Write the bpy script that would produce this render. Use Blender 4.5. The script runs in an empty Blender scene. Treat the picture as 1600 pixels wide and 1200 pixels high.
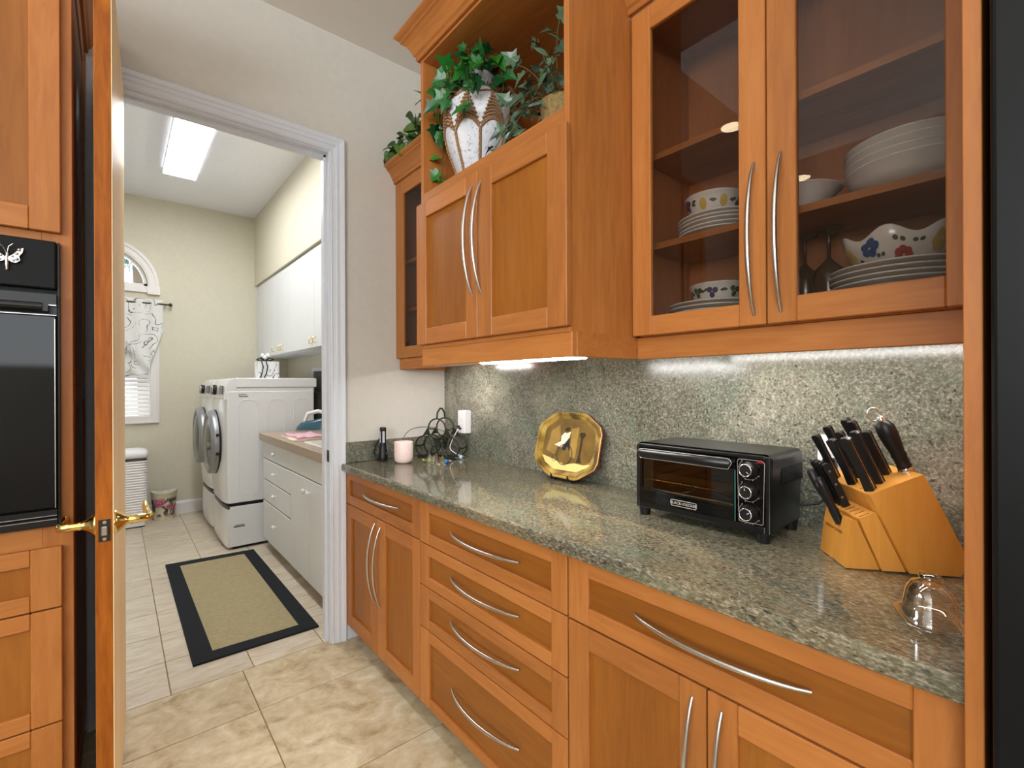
import bpy, bmesh, math, random
from mathutils import Vector, Matrix

random.seed(7)
S = bpy.context.scene
COL = S.collection
PI = math.pi

# ------------------------------------------------------------------ camera
cam_d = bpy.data.cameras.new('camera')
cam = bpy.data.objects.new('camera', cam_d)
COL.objects.link(cam)
cam_d.sensor_width = 36.0
cam_d.lens = 36.0 * 738.61 / 1600.0
cam_d.clip_start = 0.02
YAW, ROLL, EYE = 0.696919, -0.0041038, 1.32
_F = Vector((math.sin(YAW), math.cos(YAW), 0)); _R = Vector((math.cos(YAW), -math.sin(YAW), 0)); _U = Vector((0, 0, 1))
_r = _R * math.cos(ROLL) + _U * math.sin(ROLL); _u = _U * math.cos(ROLL) - _R * math.sin(ROLL)
cam.matrix_world = Matrix(((_r.x, _u.x, -_F.x, 0), (_r.y, _u.y, -_F.y, 0), (_r.z, _u.z, -_F.z, EYE), (0, 0, 0, 1)))
S.camera = cam

# ------------------------------------------------------------------ view, world, lights
S.view_settings.view_transform = 'Standard'
S.view_settings.look = 'None'
S.view_settings.gamma = 1.0
S.view_settings.exposure = 0.32
S.view_settings.use_curve_mapping = False
S.cycles.max_bounces = 8
S.cycles.transparent_max_bounces = 12
S.cycles.sample_clamp_indirect = 6.0
S.cycles.caustics_reflective = False
S.cycles.caustics_refractive = False
S.cycles.use_denoising = True

W = bpy.data.worlds.new('sky'); S.world = W; W.use_nodes = True
_bg = W.node_tree.nodes['Background']
_bg.inputs[0].default_value = (0.90, 0.96, 1.0, 1)
_bg.inputs[1].default_value = 2.6

def area_light(name, loc, rot, sx, sy, power, col):
    d = bpy.data.lights.new(name, 'AREA'); d.shape = 'RECTANGLE'; d.size = sx; d.size_y = sy
    d.energy = power; d.color = col
    o = bpy.data.objects.new(name, d); COL.objects.link(o)
    o.location = loc; o.rotation_euler = rot
    return o

# daylight through the kitchen's rear windows, the kitchen's ceiling lamps, an added fill light at left, tilted upwards
area_light('daylight_rear', (-0.9, -3.42, 2.07), (math.radians(90), 0, 0), 3.0, 1.05, 14, (0.93, 0.97, 1.0))
area_light('kitchen_lamps', (-0.75, 0.2, 3.05), (0, 0, 0), 1.8, 2.4, 10, (1.0, 0.98, 0.95))
area_light('fill_left', (-3.14, -1.45, 2.10), (0, math.radians(-122), 0), 1.1, 2.9, 150, (0.93, 0.97, 1.0))

# ------------------------------------------------------------------ mesh building helpers
WPOS = {}

class MB:
    def __init__(s):
        s.v = []; s.f = []; s.m = []; s.sm = []
    def add(s, vs, fs, m=0, smooth=False):
        b = len(s.v); s.v += [tuple(p) for p in vs]
        for f in fs:
            s.f.append([b + i for i in f]); s.m.append(m); s.sm.append(smooth)
        return s
    def box(s, x0, x1, y0, y1, z0, z1, m=0):
        if x0 > x1: x0, x1 = x1, x0
        if y0 > y1: y0, y1 = y1, y0
        if z0 > z1: z0, z1 = z1, z0
        return s.add([(x0, y0, z0), (x1, y0, z0), (x1, y1, z0), (x0, y1, z0), (x0, y0, z1), (x1, y0, z1), (x1, y1, z1), (x0, y1, z1)],
                     [(0, 3, 2, 1), (4, 5, 6, 7), (0, 1, 5, 4), (1, 2, 6, 5), (2, 3, 7, 6), (3, 0, 4, 7)], m)
    def prism(s, poly, ax, a, b, m=0, smooth=False):
        """extrude a 2D polygon along axis ax between a and b ('X': poly=(y,z), 'Y': (x,z), 'Z': (x,y))"""
        def P(p, t):
            return {'X': (t, p[0], p[1]), 'Y': (p[0], t, p[1]), 'Z': (p[0], p[1], t)}[ax]
        n = len(poly)
        vs = [P(p, a) for p in poly] + [P(p, b) for p in poly]
        s.add(vs, [tuple(range(n))[::-1], tuple(range(n, 2 * n))], m)
        s.add(vs, [(i, (i + 1) % n, n + (i + 1) % n, n + i) for i in range(n)], m, smooth)
        return s
    def tube(s, pts, r, n=8, m=0, closed=False, caps=True):
        pts = [Vector(p) for p in pts]; N = len(pts)
        rs = list(r) if isinstance(r, (list, tuple)) else [r] * N
        vs = []; up = None
        for i, p in enumerate(pts):
            if closed: t = pts[(i + 1) % N] - pts[i - 1]
            else: t = pts[min(i + 1, N - 1)] - pts[max(i - 1, 0)]
            if t.length < 1e-9: t = Vector((0, 0, 1))
            t.normalize()
            if up is None:
                up = Vector((0, 0, 1)) if abs(t.z) < 0.9 else Vector((1, 0, 0))
            a = up - t * up.dot(t)
            if a.length < 1e-6: a = t.orthogonal()
            a.normalize(); up = a; b = t.cross(a)
            for k in range(n):
                w = 2 * PI * k / n
                vs.append(p + (a * math.cos(w) + b * math.sin(w)) * rs[i])
        fs = []
        for i in range(N if closed else N - 1):
            j = (i + 1) % N
            for k in range(n):
                fs.append((i * n + k, i * n + (k + 1) % n, j * n + (k + 1) % n, j * n + k))
        s.add(vs, fs, m, True)
        if caps and not closed:
            s.add(vs[:n], [tuple(range(n))[::-1]], m); s.add(vs[-n:], [tuple(range(n))], m)
        return s
    def lathe(s, prof, c=(0, 0, 0), n=24, m=0, cap0=True, cap1=True, sx=1.0, sy=1.0, wob=None):
        vs = []; c = Vector(c)
        for (r, z) in prof:
            for k in range(n):
                a = 2 * PI * k / n
                q = wob(a, z) if wob else 1.0
                dz = 0
                if isinstance(q, tuple): q, dz = q
                vs.append((c.x + r * q * sx * math.cos(a), c.y + r * q * sy * math.sin(a), c.z + z + dz))
        fs = []
        for i in range(len(prof) - 1):
            for k in range(n):
                fs.append((i * n + k, i * n + (k + 1) % n, (i + 1) * n + (k + 1) % n, (i + 1) * n + k))
        s.add(vs, fs, m, True)
        if cap0: s.add(vs[:n], [tuple(range(n))[::-1]], m)
        if cap1: s.add(vs[-n:], [tuple(range(n))], m)
        return s
    def molding(s, path, prof, m=0, closed=False):
        """profile (out, z) swept along an XY polyline with mitred corners; out is to the right of travel"""
        P = [Vector((p[0], p[1])) for p in path]; N = len(P); k = len(prof)
        vs = []
        for i in range(N):
            def nrm(a, b):
                d = (b - a).normalized(); return Vector((d.y, -d.x))
            ns = []
            if i > 0 or closed: ns.append(nrm(P[i - 1], P[i]))
            if i < N - 1 or closed: ns.append(nrm(P[i], P[(i + 1) % N]))
            if len(ns) == 2:
                q = ns[0] + ns[1]; q = q / max(1e-6, q.dot(ns[0]))
            else: q = ns[0]
            for (o, z) in prof: vs.append((P[i].x + q.x * o, P[i].y + q.y * o, z))
        fs = []
        for i in range(N if closed else N - 1):
            j = (i + 1) % N
            for a in range(k):
                b = (a + 1) % k
                fs.append((i * k + a, j * k + a, j * k + b, i * k + b))
        s.add(vs, fs, m)
        if not closed:
            s.add(vs[:k], [tuple(range(k))], m); s.add(vs[-k:], [tuple(range(k))[::-1]], m)
        return s
    def disc(s, c, nrm, r, n=20, m=0):
        c = Vector(c); nrm = Vector(nrm).normalized(); a = nrm.orthogonal().normalized(); b = nrm.cross(a)
        vs = [c + (a * math.cos(2 * PI * k / n) + b * math.sin(2 * PI * k / n)) * r for k in range(n)]
        return s.add(vs, [tuple(range(n))], m)
    def cyl(s, p0, p1, r, n=16, m=0):
        return s.tube([p0, p1], r, n, m)
    def grid(s, fn, nu, nv, m=0, smooth=True):
        vs = [fn(i / nu, j / nv) for j in range(nv + 1) for i in range(nu + 1)]
        fs = [(j * (nu + 1) + i, j * (nu + 1) + i + 1, (j + 1) * (nu + 1) + i + 1, (j + 1) * (nu + 1) + i) for j in range(nv) for i in range(nu)]
        return s.add(vs, fs, m, smooth)

def mesh_of(name, mb, mats, off=(0, 0, 0)):
    me = bpy.data.meshes.new(name)
    ox, oy, oz = off
    me.from_pydata([(x - ox, y - oy, z - oz) for (x, y, z) in mb.v], [], mb.f)
    for m in (mats if isinstance(mats, (list, tuple)) else [mats]): me.materials.append(m)
    for p, mi, sm in zip(me.polygons, mb.m, mb.sm):
        p.material_index = mi; p.use_smooth = sm
    bm = bmesh.new(); bm.from_mesh(me)
    bmesh.ops.recalc_face_normals(bm, faces=bm.faces); bm.to_mesh(me); bm.free()
    me.update()
    return me

def obj(name, mb, mats, parent=None, bevel=0.0, local=False, seg=1, subsurf=0, loc=None):
    """one mesh object; vertices are in world coordinates unless local=True"""
    off = (0, 0, 0)
    if not local:
        off = WPOS.get(parent.name, Vector((0, 0, 0))) if parent else (Vector(loc) if loc else Vector((0, 0, 0)))
    me = mesh_of(name, mb, mats, off)
    o = bpy.data.objects.new(name, me); COL.objects.link(o)
    if parent: o.parent = parent
    WPOS[o.name] = Vector(off)
    if loc and not parent: o.location = loc
    if bevel:
        b = o.modifiers.new('bevel', 'BEVEL'); b.width = bevel; b.segments = seg; b.limit_method = 'ANGLE'; b.angle_limit = math.radians(40)
    if subsurf:
        b = o.modifiers.new('subsurf', 'SUBSURF'); b.levels = subsurf; b.render_levels = subsurf
    return o

def tag(o, label, cat, group=None, kind=None):
    if label: o['label'] = label
    if cat: o['category'] = cat
    if group: o['group'] = group
    if kind: o['kind'] = kind
    return o

def thing(name, label, cat, loc=(0, 0, 0), rotz=0.0, group=None):
    o = bpy.data.objects.new(name, None); COL.objects.link(o)
    o.empty_display_size = 0.05
    o.location = loc; o.rotation_euler = (0, 0, rotz)
    WPOS[o.name] = Vector(loc)
    return tag(o, label, cat, group)

def struct(name, mb, mats, label=None, bevel=0.0):
    o = obj(name, mb, mats, bevel=bevel); o['kind'] = 'structure'
    if label: o['label'] = label
    return o

def copy_tree(o, parent=None):
    c = o.copy(); COL.objects.link(c)
    if parent: c.parent = parent
    for ch in list(o.children): copy_tree(ch, c)
    return c

def text_mesh(body, size, m, depth=0.0003, bold=0.0, align='CENTER', font=None):
    cu = bpy.data.curves.new('text', 'FONT'); cu.body = body; cu.size = size
    cu.align_x = align; cu.align_y = 'CENTER'; cu.extrude = depth; cu.offset = bold; cu.resolution_u = 2
    t = bpy.data.objects.new('text', cu); COL.objects.link(t)
    bpy.context.view_layer.update()
    me = bpy.data.meshes.new_from_object(t.evaluated_get(bpy.context.evaluated_depsgraph_get()))
    bpy.data.objects.remove(t); bpy.data.curves.remove(cu)
    me.materials.clear(); me.materials.append(m)
    return me

def letters(name, me, parent, loc, xdir, ydir):
    x = Vector(xdir).normalized(); y = Vector(ydir).normalized(); z = x.cross(y)
    o = bpy.data.objects.new(name, me); COL.objects.link(o)
    o.parent = parent
    p = Vector(loc) - WPOS.get(parent.name, Vector((0, 0, 0)))
    o.matrix_local = Matrix(((x.x, y.x, z.x, p.x), (x.y, y.y, z.y, p.y), (x.z, y.z, z.z, p.z), (0, 0, 0, 1)))
    return o

# ------------------------------------------------------------------ materials
def srgb(r, g, b):
    def f(c):
        c /= 255.0
        return c / 12.92 if c <= 0.04045 else ((c + 0.055) / 1.055) ** 2.4
    return (f(r), f(g), f(b), 1)

class NT:
    def __init__(s, name):
        s.mat = bpy.data.materials.new(name); s.mat.use_nodes = True
        s.t = s.mat.node_tree; s.t.nodes.clear()
        s.out = s.n('ShaderNodeOutputMaterial')
    def n(s, typ, **kw):
        nd = s.t.nodes.new(typ)
        for k, v in kw.items(): setattr(nd, k, v)
        return nd
    def l(s, a, b): s.t.links.new(a, b)
    def set(s, nd, **kw):
        for k, v in kw.items(): nd.inputs[k.replace('_', ' ')].default_value = v
        return nd
    def coords(s, scale=(1, 1, 1), kind='Object', rand=False):
        tc = s.n('ShaderNodeTexCoord'); mp = s.n('ShaderNodeMapping')
        mp.inputs['Scale'].default_value = scale
        s.l(tc.outputs[kind], mp.inputs['Vector'])
        if rand:
            oi = s.n('ShaderNodeObjectInfo'); mu = s.n('ShaderNodeMath', operation='MULTIPLY'); mu.inputs[1].default_value = 37.0
            s.l(oi.outputs['Random'], mu.inputs[0]); cb = s.n('ShaderNodeCombineXYZ')
            for i in range(3): s.l(mu.outputs[0], cb.inputs[i])
            s.l(cb.outputs[0], mp.inputs['Location'])
        return mp.outputs[0]
    def noise(s, vec, scale, detail=4, rough=0.5, dist=0.0):
        nd = s.n('ShaderNodeTexNoise'); s.l(vec, nd.inputs['Vector'])
        nd.inputs['Scale'].default_value = scale; nd.inputs['Detail'].default_value = detail
        nd.inputs['Roughness'].default_value = rough; nd.inputs['Distortion'].default_value = dist
        return nd.outputs['Fac']
    def ramp(s, fac, stops, interp='LINEAR'):
        r = s.n('ShaderNodeValToRGB'); r.color_ramp.interpolation = interp
        e = r.color_ramp.elements
        while len(e) < len(stops): e.new(0.5)
        for i, (p, c) in enumerate(stops): e[i].position = p; e[i].color = c
        s.l(fac, r.inputs[0]); return r.outputs[0]
    def mix(s, a, b, fac=0.5, mode='MIX'):
        m = s.n('ShaderNodeMix', data_type='RGBA', blend_type=mode)
        for sock, v in ((m.inputs[0], fac), (m.inputs[6], a), (m.inputs[7], b)):
            if hasattr(v, 'is_output'): s.l(v, sock)
            else: sock.default_value = v
        return m.outputs[2]
    def math(s, op, a, b=0.0):
        m = s.n('ShaderNodeMath', operation=op)
        for sock, v in ((m.inputs[0], a), (m.inputs[1], b)):
            if hasattr(v, 'is_output'): s.l(v, sock)
            else: sock.default_value = v
        return m.outputs[0]
    def bsdf(s, color, rough=0.5, metal=0.0, bump=None, bump_d=0.001, bump_s=1.0, spec=0.5, coat=0.0, trans=0.0, ior=1.45):
        p = s.n('ShaderNodeBsdfPrincipled')
        for sock, v in ((p.inputs['Base Color'], color), (p.inputs['Roughness'], rough)):
            if hasattr(v, 'is_output'): s.l(v, sock)
            else: sock.default_value = v
        p.inputs['Metallic'].default_value = metal
        p.inputs['Specular IOR Level'].default_value = spec
        p.inputs['Coat Weight'].default_value = coat; p.inputs['Coat Roughness'].default_value = 0.04
        p.inputs['Transmission Weight'].default_value = trans; p.inputs['IOR'].default_value = ior
        if bump is not None:
            b = s.n('ShaderNodeBump'); b.inputs['Distance'].default_value = bump_d; b.inputs['Strength'].default_value = bump_s
            s.l(bump, b.inputs['Height']); s.l(b.outputs[0], p.inputs['Normal'])
        s.l(p.outputs[0], s.out.inputs[0]); return s.mat

def plain(name, col, rough=0.5, metal=0.0, spec=0.5, coat=0.0, noise_amt=0.04, scale=30.0, bump=0.0):
    t = NT(name); v = t.coords()
    f = t.noise(v, scale, 3)
    lo = tuple(c * (1 - noise_amt) for c in col[:3]) + (1,); hi = tuple(min(1, c * (1 + noise_amt)) for c in col[:3]) + (1,)
    return t.bsdf(t.ramp(f, [(0.3, lo), (0.7, hi)]), rough, metal, f if bump else None, bump, 1.0, spec, coat)

def emit(name, col, strength):
    t = NT(name); e = t.n('ShaderNodeEmission'); e.inputs[0].default_value = col; e.inputs[1].default_value = strength
    t.l(e.outputs[0], t.out.inputs[0]); return t.mat

def wood(name, axis, c_lo, c_mid, c_hi, rough=0.42, contrast=1.0, coat=0.05, spec=0.35):
    t = NT(name)
    sc = {'X': (0.9, 9, 9), 'Y': (9, 0.9, 9), 'Z': (9, 9, 0.9)}[axis]
    v = t.coords(sc, rand=True)
    fine = t.noise(v, 6.0, 6, 0.62, 0.6)
    big = t.noise(t.coords(tuple(q * 0.14 for q in sc), rand=True), 3.0, 3, 0.5, 0.8)
    f = t.mix(fine, big, 0.55)
    col = t.ramp(f, [(0.5 - 0.22 / contrast, c_lo), (0.5, c_mid), (0.5 + 0.22 / contrast, c_hi)])
    oi = t.n('ShaderNodeObjectInfo')
    k = t.math('ADD', t.math('MULTIPLY', oi.outputs['Random'], 0.16), 0.92)
    hsv = t.n('ShaderNodeHueSaturation'); t.l(col, hsv.inputs['Color']); t.l(k, hsv.inputs['Value'])
    return t.bsdf(hsv.outputs[0], rough, 0.0, fine, 0.0004, 0.25, spec, coat)

_wl, _wm, _wh = srgb(142, 84, 38), srgb(170, 106, 51), srgb(188, 125, 67)
WZ = wood('maple_vertical', 'Z', _wl, _wm, _wh)
WY = wood('maple_lengthwise', 'Y', _wl, _wm, _wh)
WX = wood('maple_crosswise', 'X', _wl, _wm, _wh)
_pl, _pm, _ph = srgb(122, 70, 21), srgb(144, 86, 27), srgb(162, 102, 38)
PZ = wood('maple_panel_vertical', 'Z', _pl, _pm, _ph)
PY = wood('maple_panel_lengthwise', 'Y', _pl, _pm, _ph)
WIN = wood('maple_interior', 'Z', srgb(150, 92, 52), srgb(168, 106, 62), srgb(180, 118, 72), 0.5)
DOORW = wood('door_fir', 'Z', srgb(118, 60, 16), srgb(158, 88, 26), srgb(184, 114, 44), 0.4, 1.5, 0.0, 0.2)
DOORF = wood('door_face_lit', 'Z', srgb(240, 204, 150), srgb(247, 216, 166), srgb(250, 224, 180), 0.45, 1.0, 0.0, 0.2)  # pale tone puts the light falling on this face into the wood colour
BLOCK = wood('beech_block', 'Z', srgb(196, 132, 52), srgb(212, 148, 64), srgb(222, 162, 80), 0.4)
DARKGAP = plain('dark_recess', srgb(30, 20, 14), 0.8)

PAINT_K = plain('wall_paint_beige', srgb(211, 207, 198), 0.7, noise_amt=0.02)
CEIL_K = plain('ceiling_paint_cream', srgb(232, 227, 220), 0.8, noise_amt=0.01, scale=1.5)
PAINT_L = plain('wall_paint_sage', srgb(216, 210, 190), 0.7, noise_amt=0.02)
CEIL_L = plain('ceiling_paint_white', srgb(238, 239, 243), 0.8, noise_amt=0.02)
TRIM = plain('trim_paint_white', srgb(219, 225, 235), 0.35, noise_amt=0.015)
TRIM_L = plain('trim_paint_warm_white', srgb(236, 232, 230), 0.4, noise_amt=0.015)
WHITE_CAB = plain('laminate_white', srgb(227, 229, 230), 0.45, noise_amt=0.015)
ENAMEL = plain('appliance_enamel_white', srgb(238, 239, 241), 0.22, noise_amt=0.01, coat=0.3)
ENAMEL_G = plain('appliance_silver_trim', srgb(150, 152, 154), 0.3, 0.35, noise_amt=0.01)
CHROME = plain('polished_chrome', srgb(225, 226, 230), 0.12, 1.0, noise_amt=0.01)
STEEL = plain('brushed_steel', srgb(196, 194, 190), 0.3, 1.0, noise_amt=0.05, scale=120)
BRASS = plain('polished_brass', srgb(232, 206, 128), 0.1, 1.0, noise_amt=0.02)
BRONZE = plain('dark_bronze', srgb(70, 66, 52), 0.35, 0.9)
BLACKP = plain('satin_black_enamel', srgb(10, 11, 13), 0.3, spec=0.5)
BLACKG = plain('gloss_black_glass', srgb(5, 5, 6), 0.04, spec=0.4, noise_amt=0.0)
BLACKM = plain('matt_black_plastic', srgb(16, 16, 18), 0.4)
CHARCOAL = plain('charcoal_appliance', srgb(13, 14, 15), 0.45, spec=0.2)
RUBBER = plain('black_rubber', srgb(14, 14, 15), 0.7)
PORC = plain('glazed_white_china', srgb(228, 222, 214), 0.15, noise_amt=0.015, coat=0.4)
PINKCUP = plain('pale_pink_ceramic', srgb(238, 214, 208), 0.4, noise_amt=0.03, scale=60)
LAMWOOD = plain('laminate_taupe', srgb(170, 152, 134), 0.4, noise_amt=0.12, scale=140)
GREEN_METAL = plain('dark_olive_metal', srgb(54, 58, 46), 0.45, 0.6, noise_amt=0.15)
GROUT = plain('grout_tan', srgb(140, 120, 94), 0.9, noise_amt=0.1)
WHITE_PL = plain('white_plastic', srgb(238, 236, 238), 0.4, noise_amt=0.01)

def granite(name, rough, tone, stretch, dark=0.5, grain=0.42, coat=0.0):
    t = NT(name)
    v = t.coords(stretch)
    sw = t.noise(t.coords(tuple(q * 0.9 for q in stretch)), 2.0, 6, 0.62, 1.6)
    base = t.ramp(sw, [(0.32, tone[0]), (0.47, tone[1]), (0.56, tone[2]), (0.68, tone[3])])
    n1 = t.noise(v, 150, 3, 0.65, 0.3); n2 = t.noise(v, 62, 4, 0.7, 0.8)
    sp = t.mix(n1, n2, 0.28)
    c1 = t.mix(base, t.ramp(sp, [(0.38, srgb(34, 35, 31)), (0.46, srgb(94, 92, 78)), (0.53, srgb(140, 134, 116)), (0.61, srgb(206, 200, 182))]), grain)
    dk = t.ramp(t.noise(v, 85, 3, 0.6, 0.4), [(0.60, (0, 0, 0, 1)), (0.66, (1, 1, 1, 1))])
    c2 = t.mix(c1, srgb(34, 36, 34), t.math('MULTIPLY', dk, 0.8))
    vein = t.ramp(t.noise(t.coords(stretch), 3.2, 7, 0.7, 2.5), [(0.485, (0, 0, 0, 1)), (0.5, (1, 1, 1, 1)), (0.515, (0, 0, 0, 1))])
    c3 = t.mix(c2, srgb(70, 74, 66), t.math('MULTIPLY', vein, dark))
    gr = t.ramp(t.noise(v, 7, 4, 0.6, 1.0), [(0.5, (0, 0, 0, 1)), (0.68, (1, 1, 1, 1))])
    c4 = t.mix(c3, srgb(104, 126, 108), t.math('MULTIPLY', gr, 0.30))
    return t.bsdf(c4, rough, 0.0, sp, 0.0001, 0.05, 0.8, coat)
GRAN_T = granite('granite_polished', 0.08, (srgb(60, 59, 47), srgb(90, 84, 65), srgb(112, 100, 73), srgb(142, 125, 92)), (1.6, 0.6, 1.6), 0.25, 0.38, 0.0)
GRAN_W = granite('granite_slab_wall', 0.18, (srgb(72, 78, 68), srgb(102, 104, 92), srgb(126, 124, 110), srgb(170, 166, 150)), (1, 1, 1), 0.6, 0.38)

def tile_mat(name, cols, scale, stretch, rough):
    t = NT(name)
    v = t.coords(stretch, rand=True)
    f = t.mix(t.noise(v, scale, 6, 0.62, 1.2), t.noise(v, scale * 3.5, 5, 0.6), 0.35)
    c = t.ramp(f, [(0.34, cols[0]), (0.46, cols[1]), (0.58, cols[2]), (0.7, cols[3])])
    oi = t.n('ShaderNodeObjectInfo'); hsv = t.n('ShaderNodeHueSaturation')
    t.l(c, hsv.inputs['Color']); t.l(t.math('ADD', t.math('MULTIPLY', oi.outputs['Random'], 0.1), 0.95), hsv.inputs['Value'])
    return t.bsdf(hsv.outputs[0], rough, 0, f, 0.0006, 0.3, 0.5)
TILE_K = tile_mat('travertine_tan', (srgb(162, 140, 104), srgb(194, 176, 142), srgb(212, 198, 168), srgb(230, 222, 206)), 6.5, (1, 1, 1), 0.32)
TILE_L = tile_mat('travertine_grey_cream', (srgb(182, 164, 138), srgb(202, 188, 166), srgb(214, 202, 184), srgb(222, 214, 200)), 5.0, (0.9, 3.2, 1), 0.3)

def glass_pane(name, tint=(1, 1, 1, 1), rough=0.0, ior=1.5, gain=1.1):
    t = NT(name)
    tr = t.n('ShaderNodeBsdfTransparent'); tr.inputs[0].default_value = tint
    gl = t.n('ShaderNodeBsdfGlossy'); gl.inputs['Roughness'].default_value = rough; gl.inputs[0].default_value = (1, 1, 1, 1)
    fr = t.n('ShaderNodeFresnel'); fr.inputs[0].default_value = ior
    mx = t.n('ShaderNodeMixShader'); ge = t.n('ShaderNodeNewGeometry')
    fac = t.math('MULTIPLY', t.math('MULTIPLY', fr.outputs[0], gain), t.math('SUBTRACT', 1.0, ge.outputs['Backfacing']))
    t.l(fac, mx.inputs[0]); t.l(tr.outputs[0], mx.inputs[1]); t.l(gl.outputs[0], mx.inputs[2])
    t.l(mx.outputs[0], t.out.inputs[0]); return t.mat
PANE = glass_pane('shade_tinted_pane', (0.76, 0.745, 0.73, 1), gain=0.6)  # tint dims the crockery, putting the unlit interior's shade into the glass
WPANE = glass_pane('window_pane', (0.97, 0.99, 1, 1))
OVENPANE = glass_pane('smoked_pane', (0.55, 0.48, 0.40, 1))
CLEAR = glass_pane('clear_glass', (0.96, 0.97, 0.97, 1), 0.03, 1.5, 3.0)
# ================================================================== THE ROOM
YW, YW2 = 2.445, 2.56            # kitchen face and laundry face of the doorway wall
XR = 1.545                       # right-hand wall face
CK, CL = 3.12, 3.20              # ceiling heights
YB = 5.95                        # laundry back wall
XLL = -1.3                       # laundry left wall
XKL, YKR = -3.2, -3.5            # kitchen left and rear walls
DX0, DX1, DZ = -0.012, 0.832, 2.505   # door opening

# ---- floors: grout bed with tiles as pieces
fl = struct('floor', MB().box(XKL, XR + 0.2, YKR, YB + 0.1, -0.06, -0.003), [GROUT], 'grout bed under stone floor tiles')
def tile_piece(x0, x1, y0, y1, mat, cache={}):
    key = (round(x1 - x0, 3), round(y1 - y0, 3), mat.name)
    if key not in cache:
        cache[key] = None
        w, d = (x1 - x0) / 2 - 0.0021, (y1 - y0) / 2 - 0.0021
        b = 0.0012
        mb = MB()
        mb.add([(-w, -d, -0.006), (w, -d, -0.006), (w, d, -0.006), (-w, d, -0.006),
                (-w, -d, -b), (w, -d, -b), (w, d, -b), (-w, d, -b),
                (-w + b, -d + b, 0), (w - b, -d + b, 0), (w - b, d - b, 0), (-w + b, d - b, 0)],
               [(0, 3, 2, 1), (0, 1, 5, 4), (1, 2, 6, 5), (2, 3, 7, 6), (3, 0, 4, 7), (4, 5, 9, 8), (5, 6, 10, 9), (6, 7, 11, 10), (7, 4, 8, 11), (8, 9, 10, 11)])
        cache[key] = mesh_of('tile', mb, [mat])
    o = bpy.data.objects.new('tile', cache[key]); COL.objects.link(o)
    o.location = ((x0 + x1) / 2, (y0 + y1) / 2, 0); o.parent = fl
for (xa, xb) in ((-0.646, -0.101), (-0.101, 0.444), (0.444, 0.989)):
    ys = [2.480, 2.137, 1.592, 1.047, 0.502, -0.043]
    for a, b in zip(ys[1:], ys[:-1]): tile_piece(xa, xb, a, b, TILE_K)
xs = [-0.465, -0.145, 0.175, 0.492, 0.812, 1.132]
ys = [2.480, 2.795, 3.112, 3.430, 3.748, 4.066, 4.384, 4.702, 5.020, 5.338, 5.656, 5.95]
for xa, xb in zip(xs[:-1], xs[1:]):
    for a, b in zip(ys[:-1], ys[1:]):
        if xa > 0.8 and a > 4.2: continue
        tile_piece(xa, xb, a, b, TILE_L)

# ---- walls and ceilings
mb = MB()
mb.box(XKL, DX0 - 0.018, YW, YW2, 0, CL); mb.box(DX1 + 0.018, XR + 0.2, YW, YW2, 0, CL); mb.box(DX0 - 0.018, DX1 + 0.018, YW, YW2, DZ + 0.018, CL)
struct('wall_back', mb, [PAINT_K], 'beige wall with the doorway to the laundry room')
struct('wall_right', MB().box(XR, XR + 0.15, YKR, YW, 0, CL), [PAINT_K], 'beige wall behind the granite and wall cabinets')
struct('wall_laundry_right', MB().box(XR, XR + 0.15, YW2, YB, 0, CL), [PAINT_L], 'sage laundry wall behind the washers')
struct('wall_laundry_left', MB().box(XLL - 0.12, XLL, YW2, YB, 0, CL), [PAINT_L], 'sage laundry wall left of the window')
struct('ceiling', MB().box(XKL, XR + 0.15, YKR, YW2, CK, CK + 0.08), [CEIL_K], 'cream kitchen ceiling')
struct('ceiling_laundry', MB().box(XLL, XR + 0.15, YW2, YB + 0.12, CL, CL + 0.08), [CEIL_L], 'white laundry ceiling')
# kitchen walls out of view, with their openings
mb = MB()
mb.box(XKL, -2.4, YKR - 0.12, YKR, 0, CK); mb.box(0.6, XR + 0.15, YKR - 0.12, YKR, 0, CK)
mb.box(-2.4, 0.6, YKR - 0.12, YKR, 0, 1.52); mb.box(-2.4, 0.6, YKR - 0.12, YKR, 2.6, CK)
struct('wall_rear', mb, [PAINT_K], 'kitchen wall behind the camera with a wide window')
mb = MB()
mb.box(XKL - 0.12, XKL, YKR, -3.0, 0, CK); mb.box(XKL - 0.12, XKL, 0.1, YW2, 0, CK); mb.box(XKL - 0.12, XKL, -3.0, 0.1, 0, 1.1); mb.box(XKL - 0.12, XKL, -3.0, 0.1, 2.5, CK)
struct('wall_left', mb, [PAINT_K], 'kitchen wall far to the left with an opening added for the fill light')

# laundry back wall with an arched and a rectangular opening
WCX, ZS, RG = -0.10, 2.315, 0.345      # centre, spring line, opening radius
mb = MB()
T0, T1 = YB, YB + 0.12
mb.box(XLL, WCX - 0.40, T0, T1, 0, CL); mb.box(WCX + 0.40, XR + 0.15, T0, T1, 0, CL)
mb.box(WCX - 0.40, WCX + 0.40, T0, T1, 0, 0.98)
mb.box(WCX - 0.40, WCX - 0.38, T0, T1, 0.98, 2.10); mb.box(WCX + 0.38, WCX + 0.40, T0, T1, 0.98, 2.10)
mb.box(WCX - 0.40, WCX + 0.40, T0, T1, 2.10, ZS - 0.04)
N = 20
arc = [(WCX + RG * math.cos(PI * k / N), ZS + RG * math.sin(PI * k / N)) for k in range(N + 1)]
for k in range(N):
    (xa, za), (xb, zb) = arc[k], arc[k + 1]
    xa2 = WCX + 0.40 * (1 - 2 * k / N); xb2 = WCX + 0.40 * (1 - 2 * (k + 1) / N)
    mb.prism([(xa, za), (xb, zb), (xb2, 2.80), (xa2, 2.80)], 'Y', T0, T1)
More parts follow.
